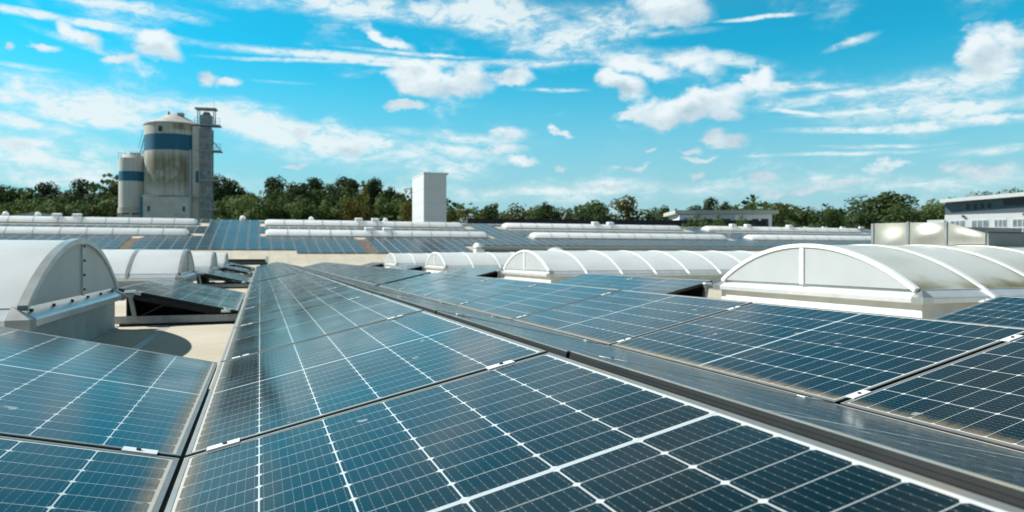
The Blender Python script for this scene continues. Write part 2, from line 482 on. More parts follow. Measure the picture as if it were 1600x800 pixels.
# milky double skin polycarbonate
def poly(name, tint=(.95, .97, .97), algae=0.0, trans=.62):
    m = bpy.data.materials.new(name); m.use_nodes = True
    n = NT(m.node_tree); b = m.node_tree.nodes['Principled BSDF']
    out = [o for o in m.node_tree.nodes if o.type == 'OUTPUT_MATERIAL'][0]
    t = n.n('ShaderNodeTexCoord').outputs['Object']
    x, y, z = n.xyz(t)
    c = n.mix(n.ramp(n.noise(t, 2.0, 7, .6).outputs['Fac'], .35, .75), tint + (1,), tuple(v * .93 for v in tint) + (1,))
    c = n.mix(n.m('MULTIPLY', below(n.m('PINGPONG', x, .008), .0012), .25), c, (.6, .62, .62, 1))
    if algae:
        lowz = n.ramp(n.m('ADD', z, n.m('MULTIPLY', n.noise(t, 5, 6).outputs['Fac'], .16)), .54, .44)
        edge = n.ramp(n.m('ADD', n.m('PINGPONG', x, .365), n.m('MULTIPLY', n.noise(t, 6, 6).outputs['Fac'], .09)), .10, .02)
        al = n.m('MULTIPLY', n.m('MAXIMUM', lowz, n.m('MULTIPLY', edge, .8)), n.ramp(n.noise(t, 1.3, 4).outputs['Fac'], .36, .56, .15, 1))
        c = n.mix(n.m('MULTIPLY', al, algae), c, (.33, .31, .13, 1))
        c = n.mix(n.ramp(n.noise(t, 1.1, 6).outputs['Fac'], .45, .7, 0, .25), c, (.62, .63, .52, 1))
    n.put(b.inputs['Base Color'], c)
    b.inputs['Roughness'].default_value = .28
    tr = n.n('ShaderNodeBsdfTranslucent'); n.put(tr.inputs['Color'], c)
    mx = n.n('ShaderNodeMixShader'); mx.inputs[0].default_value = trans
    m.node_tree.links.new(b.outputs[0], mx.inputs[1]); m.node_tree.links.new(tr.outputs[0], mx.inputs[2])
    m.node_tree.links.new(mx.outputs[0], out.inputs[0])
    return m
M['poly'] = poly('milky_polycarbonate')
M['poly_old'] = poly('weathered_polycarbonate', (.90, .92, .90), .95, .58)
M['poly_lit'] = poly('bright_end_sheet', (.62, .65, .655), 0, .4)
M['white_lining'] = mat('white_lining', (.85, .85, .85), .8)  # for reflector sheets added inside skylights and rooflights
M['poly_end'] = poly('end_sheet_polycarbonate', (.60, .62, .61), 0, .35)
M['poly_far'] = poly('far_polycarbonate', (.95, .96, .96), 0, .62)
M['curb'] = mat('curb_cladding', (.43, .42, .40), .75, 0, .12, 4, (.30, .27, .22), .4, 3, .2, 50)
M['curb_pale'] = mat('pale_curb_cladding', (.66, .63, .58), .7, 0, .06, 4, (.45, .41, .34), .35, 3)  # lightened curb copy for the right skylights, sunlight put into the colour

# ================================================================== the setting
ROOF = -0.115
flat = MB(); flat.box(-70, 21.7, -12, 62.1, ROOF - .35, ROOF); flat.box(21.7, 95, -12, 71.9, ROOF - .35, ROOF)
tag(flat.build('flat_roof', M['membrane']), kind='structure')
M['ground'] = mat('ground', (.09, .10, .06), .9, 0, .3, .05)
gr = MB(); gr.add([(-2500, -2500, -9), (2500, -2500, -9), (2500, 2500, -9), (-2500, 2500, -9)], [(0, 1, 2, 3)])
tag(gr.build('ground', M['ground'], fix=False), kind='structure')

# ================================================================== near modules
MW, ML, TILT = 1.038, 1.750, R(12.75)
PITCH = 1.775
def make_module():
    root = empty('solar_module')
    f = MB(); lip = .013; top = .0015; bot = -.035
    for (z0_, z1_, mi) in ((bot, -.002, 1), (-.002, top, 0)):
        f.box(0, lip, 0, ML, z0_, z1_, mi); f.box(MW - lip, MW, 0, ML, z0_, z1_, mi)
        f.box(lip, MW - lip, 0, lip, z0_, z1_, mi); f.box(lip, MW - lip, ML - lip, ML, z0_, z1_, mi)
    for zz in (-.012, -.021, -.030):           # ribs drawn along the long sides
        f.box(-.0014, 0, .002, ML - .002, zz, zz + .003, 1); f.box(MW, MW + .0014, .002, ML - .002, zz, zz + .003, 1)
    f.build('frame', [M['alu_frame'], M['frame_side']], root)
    l = MB(); l.box(lip, MW - lip, lip, ML - lip, -.006, 0)
    l.build('laminate', M['laminate'], root)
    for xa in (.055, .84):
        c = MB(); c.box(xa, xa + .082, ML - .009, ML + .029, .0019, .0055)
        c.box(xa + .01, xa + .072, ML + .002, ML + .018, -.03, .0019)
        c.cyl(xa + .045, ML + .010, .0055, .0095, .006, n=10, mi=1)
        c.build('clamp', [M['alu_clamp'], M['bolt']], root)
    r_ = MB(); r_.box(.02, MW - .02, ML - .016, ML + .036, -.075, -.037)
    r_.build('support_rail', M['black'], root)  # black bar added to darken the gap between modules
    return root
proto = make_module()
CHILD[proto.name] = kids(proto)
used = [False]
ROWS = {
    'L': (-.012, True, 'in the left row sloping down to the sandy joint', 'modules of the row left of the valley joint'),
    'P': (0.0, False, 'in the centre row rising from left joint to ridge', 'modules of the centre row'),
    'D': (2.095, True, 'in the grey grazing row behind the central ridge', 'modules of the row behind the central ridge'),
    'R': (2.12, False, 'in the right row rising from its dusty edge', 'modules of the right row'),
    'S': (4.262, False, 'in the row beside the right skylights', 'modules of the row beside the right skylights'),
}
def module(row, y, idx):
    x0, flip, phrase, grp = ROWS[row]
    if used[0]: o = dup(proto)
    else: o = proto; used[0] = True
    rr = random.Random(hash((row, round(y, 2))) & 0xffff)
    jt = R(rr.uniform(-.18, .18))
    if flip:
        o.location = (x0, y + ML, 0)
        o.rotation_euler = (Matrix.Rotation(math.pi, 3, 'Z') @ Matrix.Rotation(-TILT + jt, 3, 'Y')).to_euler()
    else:
        o.location = (x0, y, 0)
        o.rotation_euler = (0, -TILT + jt, 0)
    lab = ('solar module nearest the camera ' if idx == 0 else '%s solar module from the camera ' % ORD[idx]) + phrase
    tag(o, lab, 'solar panel', grp)
    return o
y12 = 7 * PITCH + .36
y10 = 6 * PITCH + .30
LAY = {
    'L': [-PITCH, 0] + [y for y0 in (5.32, 13.2, 21.1, 29.0) for y in (y0, y0 + PITCH)],
    'P': [k * PITCH for k in range(-1, 7)] + [y12 + k * PITCH for k in range(13)],
    'D': [k * PITCH for k in range(-1, 6)] + [y10 + k * PITCH for k in range(13)],
    'R': [k * PITCH for k in range(-1, 6)] + [y10 + k * PITCH for k in range(13)],
    'S': [0] + [y for y0 in (5.32, 13.2, 21.1, 29.0) for y in (y0, y0 + PITCH)],
}
for row, ys in LAY.items():
    for i, y in enumerate(ys): module(row, y, i)

# mounting frames that carry the short groups between the skylights
def make_mount():
    root = empty('mounting_frame')
    r_ = MB(); r_.box(-.02, 1.06, -.03, .03, .022, .028); r_.box(-.02, 1.06, -.03, -.025, .028, .088); r_.box(-.02, 1.06, .025, .03, .028, .088)
    for bx in (.06, .32, .62, .92): r_.cyl(bx, 0, .060, .075, .008, n=6, M=Matrix.Translation((0, -.030, 0)) @ Matrix.Rotation(R(0), 4, 'X'))
    r_.build('base_rail', M['steel'], root)
    p = MB(); p.bar((.86, 0, .03), (.905, 0, .262), .05, .035); p.box(.875, .945, -.03, .02, .262, .292)
    p.build('post', M['steel'], root)
    for q_ in ((.86, .95, .302, .3225), (.075, .14, .108, .128)):
        h = MB(); h.box(q_[0], q_[1], -.045, .015, q_[2], q_[3]); h.build('end_clamp', M['alu_clamp'], root)
    for bx in (.10, .50, .9):
        k = MB(); k.box(bx - .09, bx + .09, -.05, 3.5, .0, .022); k.build('rubber_mat', M['black'], root)  # black mats added to deepen the shade under the panels
    t_ = MB(); t_.box(.935, .95, .06, 3.48, .028, .292)
    t_.build('wind_deflector', M['black'], root)  # black board added to close off and darken the space underneath
    t_ = MB(); t_.box(.19, .41, .12, 3.48, .003, .006); t_.build('protective_fleece', M['black'], root)  # dark sheets standing in for shade on the roof below
    t_ = MB(); t_.box(.59, .81, .12, 3.48, .003, .006); t_.build('protective_fleece', M['black'], root)
    return root
mp0 = make_mount(); CHILD[mp0.name] = kids(mp0)
for j, y0 in enumerate((5.32, 13.2, 21.1, 29.0)):
    o = mp0 if j == 0 else dup(mp0)
    o.location = (-.02, y0 - .03, ROOF); o.scale = (-1, 1, 1)
    tag(o, '%s mounting frame under the left row, behind the %s left skylight' % (nth(j) if j else 'nearest', nth(j)), 'mounting frame', 'mounting frames of the module groups')
    o = dup(mp0)
    o.location = (4.27, y0 - .03, ROOF); o.scale = (1, 1, 1)
    tag(o, '%s mounting frame under the panels behind the %s right skylight' % (nth(j) if j else 'nearest', nth(j)), 'mounting frame', 'mounting frames of the module groups')

# dark trunking box lying on the roof at the end of the rows
tb = empty('cable_trunk', (-1.5, 40.5, ROOF))
k = MB(); k.box(0, 2.1, 0, .5, .14, .36); k.build('housing', M['dark'], tb)
k = MB(); k.box(-.02, 2.12, -.02, .52, .363, .46); k.build('lid', M['black'], tb)
k = MB(); k.box(1.98, 2.14, -.06, .3, .30, .62); k.build('end_plate', M['alu_white'], tb)
k = MB(); k.box(.1, .35, .1, .4, 0, .14); k.box(1.7, 1.95, .1, .4, 0, .14); k.build('foot', M['black'], tb)
tag(tb, 'long dark trunking box with a white end plate beyond the left panels', 'cable trunk')

# ================================================================== barrel skylights
SPAN = 2.80; ZB, ZL, ZA = .255, .365, .745
c_ = SPAN - .2; h_ = ZA - ZL; RA = (c_ * c_ / 4 + h_ * h_) / (2 * h_); A0 = math.asin(c_ / 2 / RA)
def arc(off=0.0, n=28, trim=0.0):
    return [(SPAN / 2 + (RA + off) * math.sin(a), ZA - RA + (RA + off) * math.cos(a)) for a in [-A0 * (1 - trim) + 2 * A0 * (1 - trim) * i / n for i in range(n + 1)]]
def strip(mb, x0, x1, o0, o1, mi=0, n=28):
    a, b_ = arc(o1, n), arc(o0, n)
    mb.prism(a + b_[::-1], 'x', x0, x1, mi)
def skylight(xe, dr, y0, L, label, old=False, zoff=0.0):
    root = empty('barrel_skylight', (xe, y0, ROOF + zoff))
    X = lambda v: dr * v
    def bx(mb, x0, x1, *a, **k): mb.box(min(X(x0), X(x1)), max(X(x0), X(x1)), *a, **k)
    c = MB(); bx(c, .06, L - .06, .06, .12, 0, ZB); bx(c, .06, L - .06, SPAN - .12, SPAN - .06, 0, ZB); bx(c, .06, .12, .12, SPAN - .12, 0, ZB); bx(c, L - .12, L - .06, .12, SPAN - .12, 0, ZB)
    bx(c, .035, L - .035, .035, .06, 0, .012); bx(c, .035, .06, .06, SPAN - .06, 0, .012)
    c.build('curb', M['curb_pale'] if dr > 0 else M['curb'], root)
    t_ = MB()
    lv = [(.0, ZB), (.0, ZB + .042), (.012, ZB + .052), (.085, ZL - .012), (.092, ZL), (.125, ZL), (.125, ZB)]
    vs = []
    for (o, z_) in lv: vs += [(X(o), o, z_), (X(L - o), o, z_), (X(L - o), SPAN - o, z_), (X(o), SPAN - o, z_)]
    fs = []
    for i in range(len(lv)):
        j = (i + 1) % len(lv)
        for k in range(4): fs.append((i * 4 + k, i * 4 + (k + 1) % 4, j * 4 + (k + 1) % 4, j * 4 + k))
    t_.add(vs, fs); t_.build('trim', M['trim'], root, bevel=.004)
    bl = MB()
    for i in range(6 if dr < 0 else 0):
        yb = .25 + i * (SPAN - .5) / 5
        bl.box(X(.048) - .008, X(.048) + .008, yb - .009, yb + .009, ZB + .075, ZB + .092)
    if dr < 0: bl.build('bolt_row', M['bolt'], root)
    mp = M['poly_old'] if old else M['poly']
    cv = MB(); a, b_ = arc(0), arc(-.014)
    cv.prism(a + b_[::-1], 'x', min(X(.07), X(L - .07)), max(X(.07), X(L - .07)))
    cv.build('cover', mp, root, smooth=True)
    for xs in (.040, L - .060):
        e_ = MB(); e_.prism([(.12, ZL)] + arc(-.015, 28, .02) + [(SPAN - .12, ZL)], 'x', min(X(xs), X(xs + .012)), max(X(xs), X(xs + .012)))
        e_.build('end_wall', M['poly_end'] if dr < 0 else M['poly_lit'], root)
    ln_ = MB(); bx(ln_, .13, L - .13, .13, SPAN - .13, ZB - .02, ZB); ln_.build('lining', M['white_lining'], root)  # added white sheet, bounces light up into the cover
    nr = int(round(L / .73))
    for i in range(nr + 1):
        xr = .05 + i * (L - .1) / nr
        r_ = MB()
        if i in (0, nr):
            strip(r_, X(xr) - .024, X(xr) + .024, -.024, .012)
        else:
            strip(r_, X(xr) - .026, X(xr) + .026, -.001, .009)
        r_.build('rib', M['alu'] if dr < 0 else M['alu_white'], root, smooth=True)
        for yy in (.0, SPAN):
            if i in (0, nr): continue
            s_ = 1 if yy == 0 else -1
            ft = MB()
            ft.prism([(yy - s_ * .016, ZB - .012), (yy - s_ * .016, ZB + .045), (yy + s_ * .09, ZL + .012), (yy + s_ * .13, ZL + .03), (yy + s_ * .13, ZL)], 'x', X(xr) - .018, X(xr) + .018)
            ft.build('rib_foot', M['alu'] if dr < 0 else M['alu_white'], root)
    mu = MB(); bx(mu, .026, .039, SPAN / 2 - .027, SPAN / 2 + .027, ZL - .005, ZA - .03)
    for i in range(4 if dr < 0 else 0): mu.box(X(.024) - .006, X(.024) + .006, SPAN / 2 - .008, SPAN / 2 + .008, ZL + .03 + i * .1, ZL + .046 + i * .1, 1)
    mu.build('mullion', [M['alu'] if dr < 0 else M['alu_white'], M['bolt']], root)
    for yy, s_ in ((0, 1), (SPAN, -1)):
        cc = MB()
        vs = []
        for (o, z_) in ((-.012, ZB - .006), (-.012, ZB + .05), (.10, ZL + .008)):
            vs += [(X(o), yy + s_ * o, z_), (X(.10), yy + s_ * o, z_), (X(.10), yy + s_ * .10, z_), (X(o), yy + s_ * .10, z_)]
        fs = [(i * 4 + k, i * 4 + (k + 1) % 4, i * 4 + 4 + (k + 1) % 4, i * 4 + 4 + k) for i in range(2) for k in range(4)] + [(3, 2, 1, 0), (8, 9, 10, 11)]
        cc.add(vs, fs); cc.build('corner_cap', M['steel'] if dr < 0 else M['alu'], root)
    tag(root, label, 'skylight', 'barrel skylights on the flat roof')
    return root
skylight(-.95, -1, 2.3, 8.1, 'large white barrel skylight at left edge with shaded grey end wall')
skylight(-.95, -1, 10.18, 8.1, 'second white barrel skylight at left, behind the large one')
skylight(-.95, -1, 18.06, 8.1, 'third barrel skylight at left, a white block in front of the beige roof slope')
skylight(-.95, -1, 25.94, 8.1, 'farthest and smallest white barrel skylight of the left line')
skylight(5.15, 1, 2.3, 8.1, 'largest barrel skylight at right with algae stains under a metal hood', old=True)
skylight(5.15, 1, 10.18, 8.1, 'long white ribbed barrel skylight left of the stained one')
skylight(5.15, 1, 18.06, 2.55, 'short white barrel skylight in the middle distance beside a grey wall', old=False)
skylight(5.15, 1, 25.94, 5.9, 'farthest white barrel skylight of the right line')

# sheet metal smoke vent hood standing on the stained skylight
def zarc(y): 
    yy = min(max(y - 2.3, .1), 2.7) - SPAN / 2
    return ROOF + ZA - RA + math.sqrt(RA * RA - yy * yy)
M['hood'] = mat('weathered_sheet_metal', (.36, .35, .31), .44, .6, .12, 3, (.40, .38, .24), .4, 2.5)
M['hood_dark'] = mat('grey_sheet_metal', (.20, .21, .215), .5, .2, .12, 3)  # hall wall's own grey; on the hood sides, shade put into the colour
hd = empty('vent_hood', (7.4, 4.2, .6))
def H(x, y, z): return (x - 7.4, y - 4.2, z - .6)
seg = [(5.0, .925), (4.48, .915), (3.98, .895), (3.5, .762)]
for si_, ((ya, za), (yb, zb)) in enumerate(zip(seg[:-1], seg[1:])):
    k = MB(); g1 = .016; NU, NV = 14, 10
    grid = []
    for th in (0.0, .006):
        for iv in range(NV + 1):
            for iu in range(NU + 1):
                u = iu / NU; v_ = iv / NV
                y = (ya - g1) + (yb - ya + 2 * g1) * u
                zt = za + (zb - za) * u; zb_ = zarc(y) + .02
                bul = .055 * math.sin(math.pi * u) * math.sin(math.pi * v_) ** 2 * (1 if si_ != 2 else .35) + .03 * math.sin(math.pi * u) * max(0, .25 - v_)
                grid.append(H(7.40 - bul + th, y, zb_ + (zt - zb_) * v_))
    N1 = (NU + 1) * (NV + 1)
    fs = []
    for iv in range(NV):
        for iu in range(NU):
            q0 = iv * (NU + 1) + iu
            fs.append((q0, q0 + 1, q0 + NU + 2, q0 + NU + 1)); fs.append(tuple(N1 + t_ for t_ in (q0 + NU + 1, q0 + NU + 2, q0 + 1, q0)))
    k.add(grid, fs); k.build('wind_sheet', M['hood'], hd, smooth=True)
for yp in (4.48, 3.98, 5.0):
    k = MB(); k.box(-.012, .02, yp - 4.2 - .018, yp - 4.2 + .018, zarc(yp) - .6, .325 if yp > 4.2 else .30); k.build('post', M['steel'], hd)
k = MB(); k.prism([(0.0, zarc(3.5) - .6), (2.6, zarc(3.5) - .6), (2.6, .160), (0, .160)], 'y', -.72, -.70)
k.build('side_wall', M['hood_dark'], hd)
k = MB(); k.box(-.01, 2.6, -.725, -.695, .162, .176); k.build('edge_strip', M['dark'], hd)
k = MB(); k.prism([(0.0, zarc(5.0) - .6), (2.6, zarc(5.0) - .6), (2.6, .3), (0, .3)], 'y', .80, .815); k.build('side_wall', M['hood_dark'], hd)
tag(hd, 'creased greenish sheet metal vent hood standing on the stained right skylight', 'vent hood')

# ================================================================== far hall with its sloping roof
Y0, Z0, TN = 69.2, 1.053, .1665
def zs(y): return Z0 + TN * (y - Y0)
YR = 92.3
hall = empty('factory_hall', (0, 62.2, ROOF))
def HL(p): return (p[0], p[1] - 62.2, p[2] - ROOF)
k = MB()
def slab(x0, x1, ya, yb, th=.25):
    vs = [HL((x, y, zs(y) - t_)) for t_ in (0, th) for (x, y) in ((x0, ya), (x1, ya), (x1, yb), (x0, yb))]
    k.add(vs, [(0, 1, 2, 3), (7, 6, 5, 4), (0, 4, 5, 1), (1, 5, 6, 2), (2, 6, 7, 3), (3, 7, 4, 0)])
ystart = Y0 - (Z0 - ROOF) / TN
slab(-75, 21.7, ystart, YR); slab(21.7, 95, 72.0, YR)
o = k.build('roof', M['membrane'], hall)
k = MB(); k.box(21.72, 95, 72.1 - 62.2, 72.4 - 62.2, .62, zs(72.0) - ROOF - .26); k.build('gable_wall', M['hood_dark'], hall)
k = MB(); k.box(21.72, 95, 71.6 - 62.2, 72.09 - 62.2, 0.0, .61); k.build('kerb', M['membrane'], hall)
k = MB(); k.box(21.72, 95, 71.7 - 62.2, 71.995 - 62.2, zs(72) - ROOF - .3, zs(72) - ROOF - .03); k.build('gutter', M['steel'], hall)
k = MB(); k.box(-75, 95, YR - 62.2 + .01, YR - 62.2 + .3, -9 - ROOF, zs(YR) - ROOF - .1); k.build('back_wall', M['curb'], hall)
tag(hall, 'long factory hall beyond the flat roof, its beige roof sloping up under blue panels', 'building')

# rooflights on it
M['strip_curb'] = mat('strip_curb', (.30, .30, .29), .7)  # kept dark to paint the shadow line under the strips
def rooflight(x0, x1, y, label, vents=()):
    W = 2.0; rise = .52; dz = math.atan(TN)
    root = empty('rooflight_strip', (x0, y, zs(y)))
    root.rotation_euler = (dz, 0, 0)
    L = x1 - x0
    R2 = (W * W / 4 + rise * rise) / (2 * rise); A2 = math.asin(min(1, W / 2 / R2))
    prof = [(W / 2 + R2 * math.sin(a), .12 + rise - R2 + R2 * math.cos(a)) for a in [-A2 + 2 * A2 * i / 14 for i in range(15)]]
    k = MB(); k.box(0, L, -.06, W + .06, 0, .119); k.build('curb', M['strip_curb'], root)
    k = MB(); n_ = 14
    inner = [(.03, .6), (.12, .3)]
    rings = [(0.0, .55), (.12, .86), (.35, 1.0), (L - .35, 1.0), (L - .12, .86), (L, .55)]
    vs = []
    for (xx, s_) in rings: vs += [(xx, p[0], .12 + (p[1] - .12) * s_) for p in prof]
    fs = [(i * 15 + j, i * 15 + j + 1, i * 15 + 16 + j, i * 15 + 15 + j) for i in range(5) for j in range(14)] + [tuple(range(15)), tuple(range(75, 90))]
    k.add(vs, fs); k.build('glazing', M['poly_far'], root, smooth=True)
    k = MB(); k.box(.05, L - .05, .02, W - .02, .121, .13); k.build('lining', M['white_lining'], root)  # added white sheet, brightens the glazing from inside
    nb = max(2, int(L / 2.1))
    for i in range(1, nb):
        xx = i * L / nb
        k = MB(); k.prism([(p[0], p[1] + .012) for p in prof] + [(p[0], p[1] - .002) for p in prof[::-1]], 'x', xx - .04, xx + .04)
        k.build('glazing_bar', M['alu'], root)
    for vx in vents:
        k = MB(); k.box(vx - x0 - .45, vx - x0 + .45, W * .32, W * .68, .12 + rise + .02, .12 + rise + .32); k.build('vent_flap', M['alu_white'], root, bevel=.06)
    tag(root, label, 'rooflight', 'white rooflight strips on the far sloping roof')
rooflight(-36, -6.75, 78.0, 'lower white rooflight strip at far left on the sloping roof')
rooflight(-36, -6.6, 86.7, 'upper white rooflight strip at far left on the sloping roof', (-20.4, -18.5))
rooflight(.75, 25.2, 78.3, 'lower rooflight strip in the centre, in front of the white tower', (11.6, 13.6))
rooflight(.75, 24.6, 87.0, 'upper rooflight strip in the centre, at the foot of the white tower', (11.6, 13.6))
rooflight(30.9, 57.9, 78.2, 'lower white rooflight strip right of centre, behind the long ribbed skylight')
rooflight(30.4, 56.9, 87.3, 'upper white rooflight strip right of centre, near the roof ridge', (43.6, 45.9))
rooflight(61.3, 89.4, 87.4, 'upper white rooflight strip at right, left of the metal hood', (66, 68.6, 76.2))
rooflight(61.9, 92.0, 78.4, 'lower white rooflight strip at right, left of the metal hood')
STRIPS = [(-60, -6.75, 78.0), (-60, -6.6, 86.7), (.75, 25.2, 78.3), (.75, 24.6, 87.0), (30.9, 57.9, 78.2), (30.4, 56.9, 87.3), (61.3, 89.4, 87.4), (61.9, 92, 78.4)]

# far modules
FW, FL = 1.02, 1.74
fm = MB()
CS = math.cos(math.atan(TN))
def far_geo(mb, M_=None):
    e = .045
    mb.box(0, FW, 0, FL, -.03, 0, 1, M_)
    mb.add([(e, e, .003), (FW - e, e, .003), (FW - e, FL - e, .003), (e, FL - e, .003)], [(0, 1, 2, 3)], 0, M_)
far_geo(fm)
fmesh = fm.mesh('solar_module', [M['far_laminate'], M['far_frame']], fix=False)
def far_mat(x, y): return Matrix.Translation((x, y, zs(y) + .10)) @ Matrix.Rotation(math.atan(TN), 4, 'X')
spots = []
PX, PY = 1.075, 1.765 * CS
spots = []
for i in range(-34, 87):
    x = i * PX + .15
    y = 69.1 if x < 2.9 else 67.2 if x < 20.4 else 72.25
    j = 0
    while y + 1.72 < YR + .2:
        hit = [sy for (a, b_, sy) in STRIPS if x + FW > a - .5 and x < b_ + .5 and y + 1.72 > sy - .12 and y < sy + 2.08]
        if hit: y = hit[0] + 2.12; continue
        gap = any(abs(round((gx - .66) / PX) * PX + .66 - x - FW / 2) < .3 and y < 76.5 for gx in (-10.7, 10.4))
        if not gap: spots.append((y, x, j))
        y += PY; j += 1
vis = [s for s in spots if -33 < s[1] < 88]
vis.sort(key=lambda s: (s[0] + 2) + abs(s[1]) * .02)
NIND = 205
first = set(vis[:NIND])
for (y, x, j) in vis[:NIND]:
    o = bpy.data.objects.new('solar_module', fmesh); COL.objects.link(o)
    o.matrix_world = far_mat(x, y)
    if x < 2.9: ph = 'blue solar module low on the far sloping roof, left of the step in its eave'
    elif x < 20.6: ph = 'blue solar module low on the far sloping roof, above the beige slope in the centre'
    else: ph = 'blue solar module low on the far sloping roof, right of the grey gable wall'
    tag(o, ph, 'solar panel', {True: 'far modules left of the eave step'}.get(x < 2.9, 'far modules above the beige slope' if x < 20.6 else 'far modules right of the grey wall'))
rest = MB()
for s in spots:
    if s not in first: far_geo(rest, far_mat(s[1], s[0]))
o = rest.build('solar_field', [M['far_laminate'], M['far_frame']], fix=False)
tag(o, 'blue field of distant solar modules between the rooflight strips up to the ridge', 'solar panels', kind='stuff')

# walkway grates in the bare gaps
M['tread'] = mat('pale_tread', (.30, .25, .2), .8, 0, .3, 3)
M['grate'] = mat('rusty_walkway', (.10, .07, .055), .8, .2, .4, 3)
for gx, ya, yb, lab in ((-10.7, 69.6, 76.4, 'brown walkway ladder in the gap between far panels at left'), (10.4, 67.2, 76.6, 'brown walkway ladder in the gap between far panels in the centre')):
    gx = round((gx - .66) / PX) * PX + .66
    root = empty('roof_ladder', (gx, ya, zs(ya))); root.rotation_euler = (math.atan(TN), 0, 0)
    L = (yb - ya) / CS
    k = MB(); k.box(-.52, -.44, 0, L, .01, .10); k.box(.44, .52, 0, L, .01, .10); k.box(-.44, .44, 0, L, .004, .009); k.build('stringer', M['grate'], root)
    for q_ in range(int(L / .75)):
        k = MB(); k.box(-.44, .44, .2 + q_ * .75, .50 + q_ * .75, .02, .07); k.build('tread', M['tread'], root)
    tag(root, lab, 'roof ladder', 'walkway ladders on the far roof')

# small roof fittings
def dome_vent(x, y, z, r, h, label, name='roof_dome', cat='roof dome'):
    root = empty(name, (x, y, z))
    k = MB(); k.cyl(0, 0, 0, h * .35, r * 1.05, n=20); k.build('base', M['alu_white'], root)
    k = MB()
    vs = []; rings = [(1.0, 0), (.93, .3), (.75, .62), (.45, .88), (.12, 1.0)]
    for (s_, t_) in rings: vs += [(r * s_ * math.cos(2 * math.pi * i / 20), r * s_ * math.sin(2 * math.pi * i / 20), h * .35 + h * .65 * t_) for i in range(20)]
    fs = [(i * 20 + j, i * 20 + (j + 1) % 20, i * 20 + 20 + (j + 1) % 20, i * 20 + 20 + j) for i in range(4) for j in range(20)] + [tuple(range(80, 100))]
    k.add(vs, fs); k.build('dome', M['poly_far'], root, smooth=True)
    tag(root, label, cat)
dome_vent(30.6, 71.0, ROOF + .615, 1.05, .95, 'small white roof dome in front of the right far panels')
bxv = empty('vent_cowl', (20.6, 66.6, zs(66.6)))
k = MB(); k.box(-.45, .45, -.45, .45, 0, .55); k.build('body', M['alu_white'], bxv, bevel=.05)
k = MB(); k.cyl(0, 0, .55, .8, .32, n=16); k.build('neck', M['alu'], bxv)
k = MB(); k.cyl(0, 0, .8, 1.15, .62, .42, n=16); k.build('cap', M['alu_white'], bxv)
tag(bxv, 'pale vent cowl standing at the right end of the centre far panels', 'vent')
for i, (rx, rlab) in enumerate(((6.3, 'small white ridge vent in front of the trees in the centre'), (-1.8, 'small white ridge vent just right of the silos'), (-26.5, 'white ridge vent in front of the trees at far left'), (-23.4, 'white ridge vent right of the leftmost one on the ridge'), (15.6, 'small ridge vent left of the white tower'))):
    dome_vent(rx, YR + .25, zs(YR) - .02, .34, .62, rlab, 'ridge_vent', 'vent')
# low grey gable beyond the ridge at far left
gb = empty('gabled_shed', (-30, 118, -9))
k = MB(); k.box(-7, 7, 0, 12, 0, 14.2); k.build('wall', M['curb'], gb)
k = MB(); k.prism([(-7.5, 14.21), (7.5, 14.21), (0, 15.85)], 'y', -.3, 12.3); k.build('roof', mat('grey_sheeting', (.36, .37, .36), .6, 0, .08, 1), gb)
tag(gb, 'low grey gabled shed roof showing above the ridge at far left', 'building')

# ================================================================== silos, tower, buildings
def bands(name, base, blue, z0, z1, moss, zmoss):
    m = bpy.data.materials.new(name); m.use_nodes = True
    n = NT(m.node_tree); b = m.node_tree.nodes['Principled BSDF']
    t = n.n('ShaderNodeTexCoord').outputs['Object']
    x, y, z = n.xyz(t)
    ang = n.m('ARCTAN2', x, n.m('MULTIPLY', y, -1.0))
    st = n.noise(n.comb(n.m('MULTIPLY', ang, 9.0), n.m('MULTIPLY', z, .12), 0.0), 1.0, 7, .6).outputs['Fac']
    bl = n.noise(n.comb(n.m('MULTIPLY', ang, 2.6), n.m('MULTIPLY', z, .32), 4.0), 1.0, 8, .62).outputs['Fac']
    c = n.mix(n.ramp(st, .35, .7), base + (1,), tuple(v * .66 for v in base) + (1,))
    if moss:
        zone = n.m('MULTIPLY', n.ramp(z, zmoss[0], zmoss[0] + 3), n.ramp(z, zmoss[1] + 1.2, zmoss[1] - 1.5))
        side = n.ramp(n.m('ABSOLUTE', n.m('SUBTRACT', ang, -.05)), 1.15, .55)
        mo = n.m('MULTIPLY', n.m('MULTIPLY', zone, side), n.ramp(bl, .28, .52))
        top = n.m('MULTIPLY', n.ramp(z, zmoss[2], zmoss[2] + .5), n.m('MULTIPLY', n.ramp(ang, -.1, .35), n.ramp(bl, .3, .5)))
        mo = n.m('MULTIPLY', n.m('MAXIMUM', mo, top), n.ramp(st, .25, .6, .55, 1.0))
        c = n.mix(n.m('MULTIPLY', mo, moss), c, (.115, .11, .045, 1))
    hoop = below(n.m('PINGPONG', z, .62), .03)
    c = n.mix(n.m('MULTIPLY', hoop, .3), c, tuple(v * .5 for v in base) + (1,))
    inb = n.m('MULTIPLY', n.m('GREATER_THAN', z, z0), n.m('LESS_THAN', z, z1))
    bcol = n.mix(n.ramp(st, .3, .7), blue + (1,), tuple(v * .8 for v in blue) + (1,))
    c = n.mix(inb, c, bcol)
    n.put(b.inputs['Base Color'], c); b.inputs['Roughness'].default_value = .6
    return m
BLUE = (.002, .115, .20)
M['silo'] = bands('silo_plate', (.56, .53, .47), BLUE, 27.9, 30.7, .95, (20.2, 27.2, 31.2))
M['silo_small'] = bands('small_silo_plate', (.58, .57, .53), BLUE, 22.6, 24.3, .0, (0, 1, 2))
M['silo_roof'] = mat('silo_roof', (.38, .37, .33), .7, 0, .15, .8)
M['silo_wall'] = mat('silo_base_wall', (.50, .48, .44), .8, 0, .12, .5, (.3, .3, .24), .5, .4)
